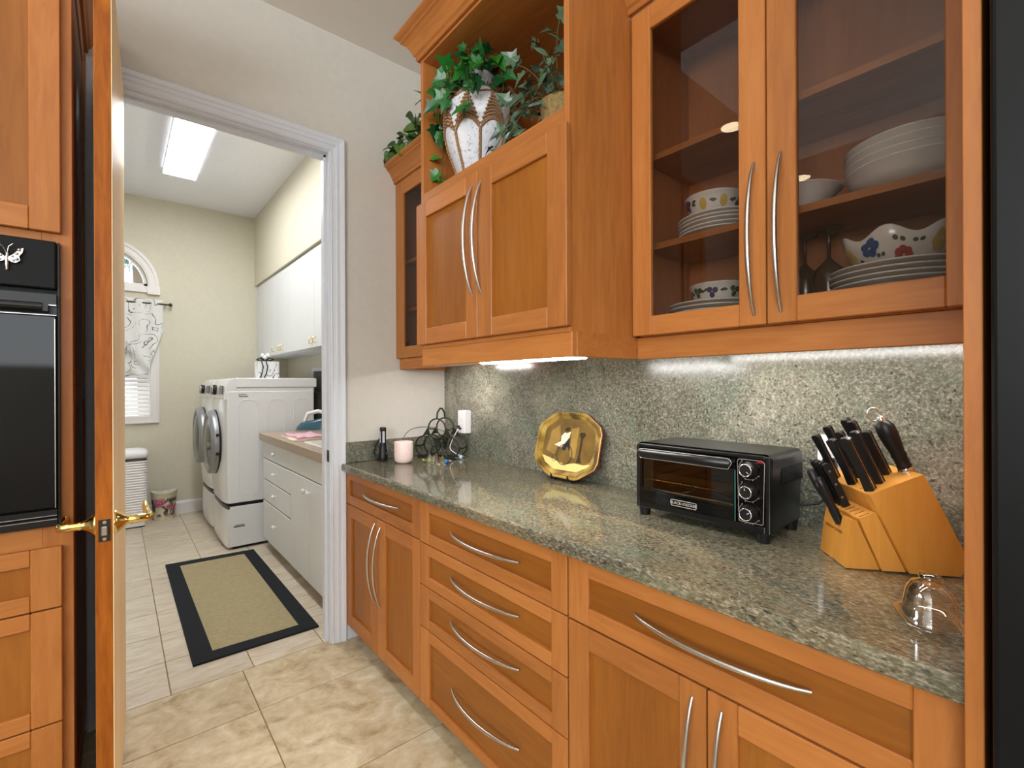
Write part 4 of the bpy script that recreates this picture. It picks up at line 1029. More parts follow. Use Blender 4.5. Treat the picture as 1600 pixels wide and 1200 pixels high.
# ---- rug
def weave_mat():
    t = NT('woven_sisal'); v = t.coords((1, 1, 1))
    br = t.n('ShaderNodeTexBrick'); br.offset = 0.5; br.inputs['Scale'].default_value = 27
    br.inputs['Color1'].default_value = srgb(196, 180, 140); br.inputs['Color2'].default_value = srgb(172, 156, 116); br.inputs['Mortar'].default_value = srgb(96, 84, 58)
    br.inputs['Mortar Size'].default_value = 0.035; t.l(v, br.inputs['Vector'])
    c = t.mix(br.outputs['Color'], t.ramp(t.noise(v, 300, 2), [(0.3, srgb(150, 136, 100)), (0.7, srgb(206, 190, 152))]), 0.4)
    return t.bsdf(c, 0.9, 0, br.outputs['Fac'], -0.0015, 0.8)
rg = thing('rug', 'rectangular sisal rug with wide black border on the laundry floor', 'rug', (0.555, 3.46, 0.001))
q = [(0.271, 2.658), (0.841, 2.652), (0.836, 4.225), (0.270, 4.280)]; qi = [(0.360, 2.742), (0.760, 2.732), (0.757, 4.160), (0.350, 4.188)]
mb = MB()
for i in range(4):
    j = (i + 1) % 4
    mb.prism([q[i], q[j], qi[j], qi[i]], 'Z', 0.0005, 0.010)
obj('border', mb, [plain('rug_border_black', srgb(20, 24, 30), 0.95, noise_amt=0.3, scale=300, bump=0.001)], rg)
obj('woven_field', MB().prism(qi, 'Z', 0.0005, 0.008), [weave_mat()], rg)

# ---- palm outside the arched window
pm = thing('palm_tree', 'palm fronds seen outside the arched window', 'tree', (0.1, 8.6, 0.0))
PALM = plain('palm_green', srgb(70, 110, 104), 0.6)
obj('trunk', MB().tube([(0.35, 8.7, -0.5), (0.30, 8.7, 1.6), (0.24, 8.7, 3.1)], [0.09, 0.075, 0.06], 10), [plain('palm_bark', srgb(110, 96, 80), 0.9)], pm)
for k in range(9):
    a = 2 * PI * k / 9 + 0.2; mb = MB(); L_ = 1.15
    spine = [(0.24 + L_ * s * math.cos(a) * 0.8, 8.7 + L_ * s * math.sin(a) * 0.8, 3.1 + 0.45 * s - 1.15 * s * s) for s in [i / 8 for i in range(9)]]
    mb.tube(spine, 0.008, 5)
    for i in range(1, 9):
        p = Vector(spine[i])
        for sg in (1, -1):
            d = Vector((-math.sin(a) * sg, math.cos(a) * sg, -0.7)).normalized() * (0.34 - 0.02 * i)
            w_ = Vector((math.cos(a), math.sin(a), 0)) * 0.018
            mb.add([p - w_, p + w_, p + d], [(0, 1, 2)])
    obj('frond', mb, [PALM], pm)
# ================================================================== ON THE WORKTOP
CT = 0.9142
# ---- toaster oven
TXF, TXB, TY0, TY1, TZ0, TZ1 = 1.243, 1.462, 0.487, 0.884, 0.938, 1.139
to = thing('toaster_oven', 'black toaster oven with glass door and three dials, beside the knife block', 'toaster oven', (1.35, 0.68, CT))
def rbox_yz(y0, y1, z0, z1, r, n=4):
    pts = []
    for (cy_, cz_, a0) in ((y1 - r, z1 - r, 0), (y0 + r, z1 - r, 90), (y0 + r, z0 + r * 0.5, 180), (y1 - r, z0 + r * 0.5, 270)):
        for k in range(n + 1):
            a = math.radians(a0 + 90 * k / n); rr_ = r if a0 < 180 else r * 0.5
            pts.append((cy_ + rr_ * math.cos(a), cz_ + rr_ * math.sin(a)))
    return pts
outer = rbox_yz(TY0, TY1, TZ0, TZ1, 0.016)
DY0, DY1 = 0.574, 0.870           # door span
inner = [(DY1, TZ1 - 0.014), (DY0, TZ1 - 0.014), (DY0, TZ0 + 0.020), (DY1, TZ0 + 0.020)]
# shell: outer skin, closed back, cavity
mb = MB(); n_ = len(outer)
vs = [(TXF + 0.012, y, z) for y, z in outer] + [(TXB - 0.01, y, z) for y, z in outer]
mb.add(vs, [(i, (i + 1) % n_, n_ + (i + 1) % n_, n_ + i) for i in range(n_)], 0, True)
mb.add([(TXB - 0.01, y, z) for y, z in outer], [tuple(range(n_))]); 
mb.box(TXB - 0.012, TXB, TY0 + 0.03, TY1 - 0.03, TZ0 + 0.03, TZ1 - 0.03)
obj('shell', mb, [BLACKP], to)
CAV = plain('toaster_cavity', srgb(84, 80, 70), 0.4, 0.5)
mb = MB()
mb.add([(TXF + 0.012, DY0, TZ0 + 0.02), (TXF + 0.012, DY1, TZ0 + 0.02), (TXF + 0.012, DY1, TZ1 - 0.014), (TXF + 0.012, DY0, TZ1 - 0.014),
        (TXB - 0.02, DY0, TZ0 + 0.02), (TXB - 0.02, DY1, TZ0 + 0.02), (TXB - 0.02, DY1, TZ1 - 0.014), (TXB - 0.02, DY0, TZ1 - 0.014)],
       [(0, 1, 5, 4), (1, 2, 6, 5), (2, 3, 7, 6), (3, 0, 4, 7), (4, 5, 6, 7)])
obj('cavity', mb, [CAV], to)
# front bezel ring around the door plus the control face
mb = MB()
mb.box(TXF, TXF + 0.014, TY0 + 0.002, TY0 + 0.014, TZ0 + 0.002, TZ1 - 0.004).box(TXF, TXF + 0.014, TY1 - 0.014, TY1 - 0.002, TZ0 + 0.002, TZ1 - 0.006)
mb.box(TXF, TXF + 0.014, TY0 + 0.014, TY1 - 0.014, TZ1 - 0.014, TZ1 - 0.003).box(TXF, TXF + 0.014, TY0 + 0.014, TY1 - 0.014, TZ0 + 0.001, TZ0 + 0.020)
obj('bezel', mb, [BLACKP], to, bevel=0.003, seg=2)
cp = obj('control_panel', MB().box(TXF + 0.001, TXF + 0.012, TY0 + 0.014, DY0 - 0.003, TZ0 + 0.020, TZ1 - 0.014), [BLACKG], to, bevel=0.002)
SILV = plain('silver_print', srgb(196, 190, 184), 0.35, 0.4)
obj('panel_outline', MB().tube([(TXF + 0.0005, y, z) for y, z in rbox_yz(TY0 + 0.015, DY0 - 0.004, TZ0 + 0.024, TZ1 - 0.016, 0.008)], 0.0007, 5, closed=True), [SILV], cp)
for (kz, ang) in ((1.098, 220), (1.042, 80), (0.986, 150)):
    ky = 0.540
    mb = MB(); mb.lathe([(0.022, 0), (0.0215, 0.004), (0.0165, 0.006), (0.0160, 0.022), (0.0135, 0.024), (0.012, 0.0235)], (0, 0, 0), 24)
    for i in range(len(mb.v)):
        x, y, z = mb.v[i]; mb.v[i] = (TXF + 0.001 - z, ky + x, kz + y)
    k = obj('knob', mb, [BLACKM], cp)
    obj('knob_ring', MB().tube([(TXF - 0.0225, ky + 0.0150 * math.cos(a), kz + 0.0150 * math.sin(a)) for a in [2 * PI * q / 28 for q in range(28)]], 0.0017, 6, closed=True), [CHROME], k)
    a = math.radians(ang)
    obj('pointer', MB().tube([(TXF - 0.0235, ky + 0.005 * math.cos(a), kz + 0.005 * math.sin(a)), (TXF - 0.0235, ky + 0.011 * math.cos(a), kz + 0.011 * math.sin(a))], 0.0013, 5), [SILV], k)
    mb = MB(); arc_ = [(TXF + 0.0006, ky + 0.0265 * math.cos(a_), kz + 0.0265 * math.sin(a_)) for a_ in [math.radians(-150 + 20 * q) for q in range(11)]]
    mb.tube(arc_, 0.0005, 4)
    for q in range(0, 11, 2):
        p = arc_[q]; mb.tube([(p[0], p[1], p[2]), (p[0], ky + (p[1] - ky) * 1.1, kz + (p[2] - kz) * 1.1)], 0.0010, 4)
    obj('dial_marks', mb, [SILV], cp)
obj('indicator', MB().box(TXF - 0.0003, TXF + 0.001, 0.505, 0.520, 1.117, 1.121), [plain('red_lens', srgb(150, 24, 24), 0.3)], cp)
# glass door, handle, badge
dd = obj('door', MB().box(TXF - 0.002, TXF + 0.008, DY0, DY1, TZ0 + 0.020, TZ0 + 0.052).box(TXF - 0.002, TXF + 0.008, DY0, DY1, TZ1 - 0.046, TZ1 - 0.015)
         .box(TXF - 0.001, TXF + 0.008, DY0, DY0 + 0.006, TZ0 + 0.052, TZ1 - 0.046).box(TXF - 0.001, TXF + 0.008, DY1 - 0.010, DY1, TZ0 + 0.052, TZ1 - 0.046), [BLACKG], to)
obj('pane', MB().box(TXF + 0.002, TXF + 0.005, DY0 + 0.006, DY1 - 0.010, TZ0 + 0.052, TZ1 - 0.046), [OVENPANE], dd)
hpts = rbox_yz(DY0 + 0.004, DY1 - 0.004, TZ1 - 0.045, TZ1 - 0.017, 0.0125)
mb = MB(); k_ = len(hpts); vs = []
for (dx, s) in ((0.0, 1), (-0.012, 1), (-0.018, 0.93)):
    vs += [(TXF - 0.002 + dx, 0.716 + (y - 0.716) * (s if s == 1 else 0.985), (TZ1 - 0.031) + (z - TZ1 + 0.031) * (1 if s == 1 else 0.75)) for y, z in hpts]
mb.add(vs, [(j * k_ + i, j * k_ + (i + 1) % k_, (j + 1) * k_ + (i + 1) % k_, (j + 1) * k_ + i) for j in range(2) for i in range(k_)] + [tuple(range(2 * k_, 3 * k_))], 0, True)
hd = obj('handle', mb, [BLACKP], dd)
obj('handle_trim', MB().tube([(TXF - 0.0155, y, z) for y, z in hpts], 0.0008, 5, closed=True), [SILV], hd)
by_, bz_ = 0.722, TZ0 + 0.036
bd = obj('badge', MB().tube([(TXF - 0.0025, y, z) for y, z in rbox_yz(by_ - 0.040, by_ + 0.040, bz_ - 0.0085, bz_ + 0.0085, 0.004)], 0.0008, 5, closed=True), [SILV], dd)
letters('lettering', text_mesh('BLACK+DECKER', 0.0112, SILV, 0.0003, 0.0001), dd, (TXF - 0.0026, by_, bz_), (0, -1, 0), (0, 0, 1))
obj('door_trim', MB().box(TXF - 0.003, TXF - 0.001, DY0, DY0 + 0.0012, TZ0 + 0.022, TZ1 - 0.046), [plain('teal_glass_edge', srgb(80, 150, 140), 0.15)], dd)
rk = MB()
for k in range(15): rk.cyl((TXF + 0.02, DY0 + 0.012 + k * 0.0186, 1.025), (TXB - 0.03, DY0 + 0.012 + k * 0.0186, 1.025), 0.0012, 5)
rk.cyl((TXF + 0.018, DY0 + 0.004, 1.025), (TXF + 0.018, DY1 - 0.004, 1.025), 0.0022, 6).cyl((TXB - 0.03, DY0 + 0.004, 1.025), (TXB - 0.03, DY1 - 0.004, 1.025), 0.0022, 6)
obj('rack', rk, [BRASS], to)
obj('tray', MB().box(TXF + 0.03, TXB - 0.04, DY0 + 0.02, DY1 - 0.02, 1.030, 1.036).box(TXF + 0.028, TXF + 0.034, DY0 + 0.02, DY1 - 0.02, 1.030, 1.048), [plain('baking_tray', srgb(120, 96, 66), 0.35, 0.5)], to)
obj('heating_element', MB().cyl((1.30, DY0 + 0.004, 0.985), (1.30, DY1 - 0.004, 0.985), 0.005, 8).cyl((1.40, DY0 + 0.004, 0.985), (1.40, DY1 - 0.004, 0.985), 0.005, 8), [STEEL], to)
# side vents: slots as raised fins in a dark recess
obj('vent_recess', MB().box(1.315, 1.452, TY0 - 0.0004, TY0 + 0.001, 1.058, 1.100), [plain('vent_black', srgb(6, 6, 7), 0.8)], to)
mb = MB()
for k in range(20): mb.box(1.316 + k * 0.0069, 1.3195 + k * 0.0069, TY0 - 0.0012, TY0 - 0.0003, 1.058, 1.100)
for k in range(4): mb.box(1.315, 1.395, TY0 - 0.0012, TY0 - 0.0003, 1.062 + k * 0.010, 1.064 + k * 0.010)
o = obj('vent_fins', mb, [BLACKP], to); o['kind'] = 'stuff'
for (x_, y_) in ((1.262, 0.864), (1.262, 0.512), (1.436, 0.864), (1.436, 0.512)):
    obj('foot', MB().lathe([(0.015, 0), (0.017, 0.012), (0.019, 0.026)], (x_, y_, CT), 14), [BLACKM], to)
o = obj('power_cord', MB().tube([(1.464, 0.52, 0.99), (1.480, 0.50, 0.975), (1.492, 0.46, 0.985), (1.500, 0.43, 1.02), (1.502, 0.432, 1.08)], 0.0032, 6), [BLACKM], to)

# ---- outlets
def outlet(name, label, y, z, h=0.115, w=0.072):
    t = thing(name, label, 'outlet', (1.514, y, z)); obj('cover_plate', MB().box(1.5085, 1.5148, y - w / 2, y + w / 2, z - h / 2, z + h / 2), [WHITE_PL], t, bevel=0.002)
    obj('socket', MB().box(1.5070, 1.5085, y - 0.017, y + 0.017, z - 0.034, z - 0.004).box(1.5070, 1.5085, y - 0.017, y + 0.017, z + 0.004, z + 0.034), [WHITE_PL], t, bevel=0.001)
    return t
o2 = outlet('wall_outlet', 'white wall outlet behind the knives of the wooden block', 0.432, 1.118)
o = thing('plug', 'black and white plugs in the outlet behind the knives', 'plug', (1.49, 0.43, 1.10))
obj('plug_body', MB().box(1.478, 1.5065, 0.418, 0.448, 1.085, 1.115), [BLACKM], o, bevel=0.004)
obj('adapter', MB().lathe([(0.020, 0), (0.021, 0.01), (0.018, 0.03), (0.006, 0.034)], (1.492, 0.405, 1.045), 16), [WHITE_PL], o)
o = thing('power_adapter', 'tall white surge adapter plugged into the granite wall beside the wire rack', 'adapter', (1.49, 2.20, 1.11))
obj('housing', MB().box(1.470, 1.5148, 2.165, 2.233, 1.047, 1.174), [WHITE_PL], o, bevel=0.004, seg=2)
obj('button', MB().box(1.4692, 1.470, 2.190, 2.194, 1.118, 1.123), [GREYP], o)

# ---- knife block; local x runs back (L), y runs towards the wall (W)
KO, KR = (1.216, 0.325, CT), math.atan2(-0.77, 0.636)
kb = thing('knife_block', 'stepped honey-coloured wooden knife block full of black-handled knives', 'knife block', KO, KR)
def block_part(name, poly, w0, w1, par=kb):
    return obj(name, MB().prism(poly, 'Y', w0, w1), [BLOCK], par, local=True, bevel=0.0018)
block_part('tall_tier', [(0.114, 0.004), (0.208, 0.004), (0.212, 0.010), (0.214, 0.056), (0.141, 0.214), (0.040, 0.167)], -0.017, 0.195)
block_part('middle_tier', [(0.068, 0.003), (0.1128, 0.003), (0.0565, 0.128), (0.024, 0.113)], -0.007, 0.158)
lowp = [(0.0, 0.002), (0.067, 0.002), (0.0235, 0.106), (0.014, 0.108), (0.008, 0.075), (0.003, 0.03)]
fr = MB(); fr.prism(lowp, 'Y', 0.0, 0.040).prism(lowp, 'Y', 0.062, 0.118); fr.prism([(0.002, 0.002), (0.067, 0.002), (0.0325, 0.086), (0.009, 0.08), (0.003, 0.03)], 'Y', 0.040, 0.062)
obj('front_tier', fr, [BLOCK], kb, local=True, bevel=0.0012)
SLOT = plain('slot_dark', srgb(40, 26, 14), 0.9)
lean = Vector((-0.405, 0, 0.914)); upv = Vector((0.914, 0, 0.405))
def slot(p0, u, w, lu, tw=0.003):
    p = Vector(p0) + upv * u + Vector((0, w, 0)) + lean * 0.0004
    a, b = upv * lu / 2, Vector((0, tw / 2, 0))
    return MB().add([p - a - b, p + a - b, p + a + b, p - a + b], [(0, 1, 2, 3)])
PT, PM = (0.040, 0, 0.167), (0.024, 0, 0.113)
for k in range(8): obj('slot', slot(PM, 0.014, 0.000 + 0.019 * k, 0.022), [SLOT], kb, local=True)
lt = letters('lettering', text_mesh('CHICAGO CUTLERY', 0.0085, plain('burnt_print', srgb(96, 56, 22), 0.7), 0.0001, 0.0001), kb, (0, 0, 0), (1, 0, 0), (0, 1, 0))
lt.matrix_local = Matrix(((0.0, 0.06, -1, 0.0045), (-1, 0, 0, 0.060), (0, 0.998, 0.06, 0.072), (0, 0, 0, 1)))
obj('slot', slot(PT, 0.02, 0.03, 0.03), [SLOT], kb, local=True); obj('slot', slot(PT, 0.06, 0.055, 0.03), [SLOT], kb, local=True)
RIV = plain('rivet_steel', srgb(150, 148, 144), 0.35, 1.0); RIVD = plain('rivet_dark', srgb(44, 43, 42), 0.4, 0.6); TANG = plain('tang_steel', srgb(214, 206, 196), 0.22, 1.0)
kmat = Matrix.Rotation(KR, 4, 'Z')
def knife_at(name, label, cat, p0, u, w, tilt=None):
    """empty at the slot: local z along the handle, x along the blade's depth, y across"""
    loc = Vector(p0) + upv * u + Vector((0, w, 0))
    zl = lean if tilt is None else Vector(tilt).normalized(); yl = Vector((0, 1, 0)); xl = yl.cross(zl).normalized(); yl = zl.cross(xl)
    M = Matrix.Translation(KO) @ kmat @ Matrix(((xl.x, yl.x, zl.x, loc.x), (xl.y, yl.y, zl.y, loc.y), (xl.z, yl.z, zl.z, loc.z), (0, 0, 0, 1)))
    t = thing(name, label, cat, (0, 0, 0)); t.matrix_world = M; WPOS[t.name] = M.translation.copy(); return t
def handle_poly(L, d, hook=True):
    # side outline (x depth, z length)
    return [(-d * 0.5, 0.0), (-d * 0.46, L * 0.1), (-d * 0.36, L * 0.3), (-d * 0.40, L * 0.6), (-d * 0.55, L * 0.86), (-d * 0.62, L * 0.96), (-d * 0.45, L), (d * 0.30, L * 0.995), (d * 0.48, L * 0.96), (d * 0.46, L * 0.7), (d * 0.5, L * 0.3), (d * 0.52, 0.0)]
def big_knife(label, u, w, L, d=0.018, th=0.0145):
    t = knife_at('kitchen_knife', label, 'knife', PT, u, w); t['group'] = 'large knives in the block'
    t.matrix_world = t.matrix_world @ Matrix.Rotation(math.radians(-56), 4, 'Z')
    pl_ = handle_poly(L, d)
    mb = MB().prism(pl_, 'Y', -th / 2, -0.0009).prism(pl_, 'Y', 0.0009, th / 2)
    obj('handle', mb, [BLACKM], t, local=True, bevel=0.003, seg=2)
    c_ = [(x * 1.005, z * 1.002 if z > 0.01 else z) for x, z in pl_]
    obj('tang', MB().prism(c_, 'Y', -0.0009, 0.0009), [TANG], t, local=True)
    obj('bolster', MB().box(-d * 0.42, d * 0.46, -0.003, 0.003, 0.0004, 0.004), [TANG], t, local=True)
    for q in (0.2, 0.5, 0.8):
        obj('rivet', MB().cyl((0.0, -th / 2 - 0.0004, L * q), (0.0, th / 2 + 0.0004, L * q), 0.0030, 10), [RIVD], t, local=True)
    return t
for lab, u_, w_, L_, d_ in (
    ('largest black knife handle, front row of the tall tier, nearest the viewer', 0.014, 0.004, 0.124, 0.019),
    ('black knife handle in the middle of the front row of the tall tier', 0.012, 0.074, 0.112, 0.017),
    ('slim black knife handle at the wall end of the front row', 0.010, 0.146, 0.116, 0.014),
    ('black knife handle of the second row, nearest the viewer', 0.044, 0.024, 0.124, 0.018),
    ('black knife handle of the second row, middle', 0.042, 0.096, 0.116, 0.015),
    ('tall black knife handle of the second row, by the wall', 0.050, 0.168, 0.120, 0.015),
    ('black knife handle of the third row, next to the sharpening steel', 0.078, 0.058, 0.106, 0.018),
    ('tall black knife handle of the third row, middle', 0.078, 0.102, 0.127, 0.018),
    ('tall black knife handle of the third row, by the wall', 0.086, 0.146, 0.124, 0.016),
    ('black knife handle in the rear corner of the block, by the wall', 0.100, 0.180, 0.118, 0.015)):
    big_knife(lab, u_, w_, L_, d_)
t = knife_at('sharpening_steel', 'round black sharpening steel handle with a metal ring at the back of the block', 'sharpening steel', PT, 0.106, 0.030)
t.matrix_world = t.matrix_world @ Matrix.Scale(1.12, 4)
obj('handle', MB().lathe([(0.0115, 0.010), (0.013, 0.013), (0.0115, 0.017), (0.012, 0.030), (0.0135, 0.036), (0.012, 0.042), (0.0145, 0.060), (0.0165, 0.080), (0.0160, 0.096), (0.011, 0.106), (0.006, 0.109)], (0, 0, 0), 20), [BLACKM], t, local=True)
obj('ferrule', MB().lathe([(0.0135, 0.0), (0.0145, 0.004), (0.0125, 0.010)], (0, 0, 0), 16), [CHROME], t, local=True)
obj('cap', MB().lathe([(0.0065, 0.108), (0.0065, 0.116), (0.003, 0.119)], (0, 0, 0), 12), [CHROME], t, local=True)
obj('ring', MB().tube([(-0.008 + 0.011 * math.cos(a), 0.0, 0.126 + 0.013 * math.sin(a)) for a in [2 * PI * k / 18 for k in range(18)]], 0.0012, 6, closed=True), [CHROME], t, local=True)
def steak(label, w, L=0.108):
    t = knife_at('steak_knife', label, 'knife', PM, 0.014, w); t['group'] = 'steak knives in the block'
    obj('handle', MB().prism([(-0.0075, 0.0), (-0.006, L * 0.3), (-0.0075, L * 0.75), (-0.0095, L * 0.9), (-0.007, L * 0.985), (0.0, L), (0.007, L * 0.985), (0.0095, L * 0.9), (0.008, L * 0.6), (0.0085, L * 0.2), (0.008, 0.0)], 'Y', -0.0055, 0.0055), [BLACKM], t, local=True, bevel=0.003, seg=2)
    for q in (0.22, 0.52, 0.82): obj('rivet', MB().cyl((0, -0.0058, L * q), (0, 0.0058, L * q), 0.003, 10), [RIV], t, local=True)
    obj('tang', MB().box(-0.006, 0.006, -0.003, 0.003, 0.0004, 0.003), [TANG], t, local=True)
steak('steak knife nearest the viewer of the four in the middle tier', 0.076)
steak('steak knife second from the viewer of the four in the middle tier', 0.095)
steak('steak knife third from the viewer of the four in the middle tier', 0.114)
steak('steak knife nearest the wall of the four in the middle tier', 0.133)
t = knife_at('kitchen_shears', 'black kitchen shears in the front notch of the knife block', 'shears', (0.012, 0, 0.088), 0.0, 0.051, (-0.34, 0.16, 0.92))
for sg, L_ in ((1, 0.128), (-1, 0.108)):
    pts = [(0.0, sg * 0.002, 0.0), (0.0, sg * 0.005, 0.03), (-0.002, sg * 0.009, 0.06), (-0.004, sg * 0.013, 0.085), (-0.005, sg * 0.014, L_ - 0.008), (-0.005, sg * 0.014, L_)]
    obj('handle', MB().tube(pts, [0.006, 0.0075, 0.008, 0.0095, 0.0095, 0.005], 10), [BLACKM], t, local=True)
obj('grip_plate', MB().prism([(-0.008, -0.004), (0.008, -0.004), (0.009, 0.03), (0.0, 0.045), (-0.009, 0.03)], 'Y', -0.004, 0.004), [BLACKM], t, local=True, bevel=0.002)
obj('steel_inset', MB().box(-0.0155, -0.0148, -0.020, -0.008, 0.088, 0.098), [STEEL], t, local=True)

# ---- covered glass butter dish
bt = thing('butter_dish', 'clear glass butter dish with a domed lid, beside the refrigerator panel', 'butter dish', (1.044, 0.158, CT), math.radians(24))
bt.scale = (0.88, 0.88, 0.88)
def srect(hx, hy, z, e=3.2, n=40):
    pts = []
    for k in range(n):
        a = 2 * PI * k / n; c, s = math.cos(a), math.sin(a)
        pts.append((hx * math.copysign(abs(c) ** (2 / e), c), hy * math.copysign(abs(s) ** (2 / e), s), z))
    return pts
def loft(mb, rings, cap0=True, cap1=True, m=0):
    n = len(rings[0]); vs = [p for r in rings for p in r]
    mb.add(vs, [(j * n + i, j * n + (i + 1) % n, (j + 1) * n + (i + 1) % n, (j + 1) * n + i) for j in range(len(rings) - 1) for i in range(n)], m, True)
    if cap0: mb.add(rings[0], [tuple(range(n))[::-1]], m)
    if cap1: mb.add(rings[-1], [tuple(range(n))], m)
    return mb
obj('base', loft(MB(), [srect(0.056, 0.040, 0.0005), srect(0.066, 0.049, 0.010), srect(0.068, 0.051, 0.013), srect(0.065, 0.048, 0.014), srect(0.054, 0.038, 0.005)]), [CLEAR], bt, local=True)
lidr = [srect(0.060, 0.043, 0.0145), srect(0.060, 0.043, 0.022), srect(0.055, 0.038, 0.025), srect(0.050, 0.034, 0.058), srect(0.039, 0.026, 0.074), srect(0.026, 0.018, 0.080), srect(0.019, 0.014, 0.083), srect(0.023, 0.017, 0.089), srect(0.020, 0.015, 0.096), srect(0.009, 0.007, 0.098)]
inn = [srect(0.020, 0.013, 0.076), srect(0.036, 0.023, 0.070), srect(0.0465, 0.0305, 0.056), srect(0.0515, 0.0345, 0.022), srect(0.0565, 0.0395, 0.0145)]
mb = MB(); loft(mb, lidr, False, True); loft(mb, inn, True, False)
n_ = 40; a0, b0 = lidr[0], inn[-1]
mb.add(a0 + b0, [(i, (i + 1) % n_, n_ + (i + 1) % n_, n_ + i) for i in range(n_)])
obj('lid', mb, [CLEAR], bt, local=True)

# ---- decorative plate on an easel
PY, PX, PZ0 = 1.372, 1.452, 1.062
GOLD = plain('plate_ochre', srgb(176, 140, 62), 0.2, noise_amt=0.05, coat=0.6, scale=14)
def plate_mat():
    t = NT('plate_print_ochre'); v = t.coords((1, 1, 1))
    f = t.noise(v, 11, 3, 0.5, 0.8)
    c = t.ramp(f, [(0.34, srgb(84, 64, 24)), (0.47, srgb(132, 104, 44)), (0.58, srgb(166, 134, 60)), (0.7, srgb(190, 162, 86))])
    return t.bsdf(c, 0.18, coat=0.6)
PLM = plate_mat(); RED = plain('plate_back_red', srgb(150, 44, 30), 0.3); CREAMP = plain('plate_cream', srgb(224, 206, 132), 0.2, coat=0.6); DKP = plain('plate_dark_print', srgb(52, 40, 22), 0.25, coat=0.5); WHP = plain('plate_white_print', srgb(236, 220, 196), 0.25, coat=0.5); NVP = plain('plate_navy_print', srgb(30, 30, 42), 0.25, coat=0.5)
pt = thing('decorative_plate', 'ochre plate with a lady on a high wheel, standing on a small black easel', 'plate', (PX, PY, PZ0))
pt.rotation_euler = (0, math.radians(14), 0)
hw, hh, ch = 0.178, 0.137, 0.45
def oct_ring(s, x, n=6):
    # barrel-sided octagon; local y to the left, z up
    c = [(1.0, 0.42), (0.93, 0.62), (0.52, 0.95), (0.40, 1.0), (-0.40, 1.0), (-0.52, 0.95), (-0.93, 0.62), (-1.0, 0.42), (-1.0, -0.42), (-0.93, -0.62), (-0.52, -0.95), (-0.40, -1.0), (0.40, -1.0), (0.52, -0.95), (0.93, -0.62), (1.0, -0.42)]
    return [(x, y * hw * s, z * hh * s) for y, z in c]
obj('body', loft(MB(), [oct_ring(1.0, -0.012), oct_ring(0.97, -0.013), oct_ring(0.86, -0.004), oct_ring(0.80, 0.0)], False, True), [PLM], pt, local=True)
obj('rim', loft(MB(), [oct_ring(1.0, -0.0125), oct_ring(1.012, -0.0105), oct_ring(1.0, -0.006)], False, False), [CREAMP], pt, local=True)
obj('underside', loft(MB(), [oct_ring(1.006, -0.010), oct_ring(1.022, -0.006), oct_ring(0.97, 0.006), oct_ring(0.8, 0.010)], False, True), [RED], pt, local=True)
def decal(name, poly, m, d=0.0015):
    return obj(name, MB().prism([(y, z) for y, z in poly], 'X', -d, -0.0004), [m], pt, local=True)
decal('painted_sky', [(y * 0.80, z * 0.80 + 0.012) for _, y, z in oct_ring(1.0, 0)], plain('plate_olive_print', srgb(112, 86, 36), 0.22, noise_amt=0.25, scale=16, coat=0.5), 0.0009)
decal('painted_haze', [(0.120, -0.030), (0.105, 0.055), (0.060, 0.085), (0.048, 0.030), (0.066, -0.048)], plain('plate_amber_print', srgb(150, 118, 56), 0.22, noise_amt=0.2, scale=16, coat=0.5), 0.0011)
decal('painted_haze', [(-0.020, -0.045), (-0.010, 0.070), (-0.050, 0.080), (-0.052, -0.050)], plain('plate_amber_glow', srgb(156, 124, 58), 0.22, noise_amt=0.2, scale=16, coat=0.5), 0.0011)
obj('rim_line', MB().tube(oct_ring(0.92, -0.0098), 0.0007, 4, closed=True), [DKP], pt, local=True)
decal('painted_road', [(0.140, -0.052), (0.075, -0.064), (0.0, -0.082), (-0.05, -0.070), (-0.10, -0.072), (-0.138, -0.066), (-0.12, -0.080), (-0.07, -0.104), (0.06, -0.106), (0.115, -0.082)], CREAMP)
obj('painted_wheel', MB().tube([(-0.0012, 0.010 + 0.043 * math.cos(a), -0.040 + 0.043 * math.sin(a)) for a in [2 * PI * k / 28 for k in range(28)]], 0.0022, 5, closed=True)
    .tube([(-0.0012, 0.064 + 0.014 * math.cos(a), -0.060 + 0.014 * math.sin(a)) for a in [2 * PI * k / 16 for k in range(16)]], 0.0012, 5, closed=True), [DKP], pt, local=True)
decal('painted_skirt', [(0.030, -0.020), (0.012, 0.012), (-0.006, 0.030), (-0.012, 0.0), (-0.014, -0.024), (0.0, -0.004), (0.010, -0.024)], NVP, 0.0018)
decal('painted_shawl', [(0.075, -0.004), (0.052, 0.008), (0.040, 0.014), (0.042, 0.036), (0.026, 0.052), (0.012, 0.050), (-0.008, 0.058), (-0.004, 0.034), (0.012, 0.012), (0.036, -0.012)], WHP, 0.0021)
decal('painted_hat', [(0.030, 0.062), (0.016, 0.076), (-0.002, 0.074), (0.0, 0.060), (0.014, 0.056)], DKP, 0.0024)
decal('painted_lamp', [(-0.060, -0.066), (-0.067, -0.040), (-0.068, 0.034), (-0.056, 0.048), (-0.064, 0.058), (-0.086, 0.058), (-0.092, 0.048), (-0.080, 0.034), (-0.078, -0.040), (-0.088, -0.066)], DKP, 0.0012)
ea = thing('plate_easel', 'small black wire easel holding the ochre plate', 'easel', (1.44, PY, CT))
mb = MB()
for sy in (0.048, -0.046):
    y_ = PY + sy
    mb.tube([(1.398, y_, CT + 0.030), (1.404, y_, CT + 0.012), (1.416, y_, CT + 0.005), (1.470, y_, CT + 0.006), (1.495, y_, CT + 0.06), (1.507, y_, CT + 0.13)], [0.003, 0.005, 0.005, 0.0045, 0.004, 0.003], 8)
    mb.lathe([(0.008, 0), (0.008, 0.006), (0.003, 0.010)], (1.414, y_, CT - 0.0002), 10)
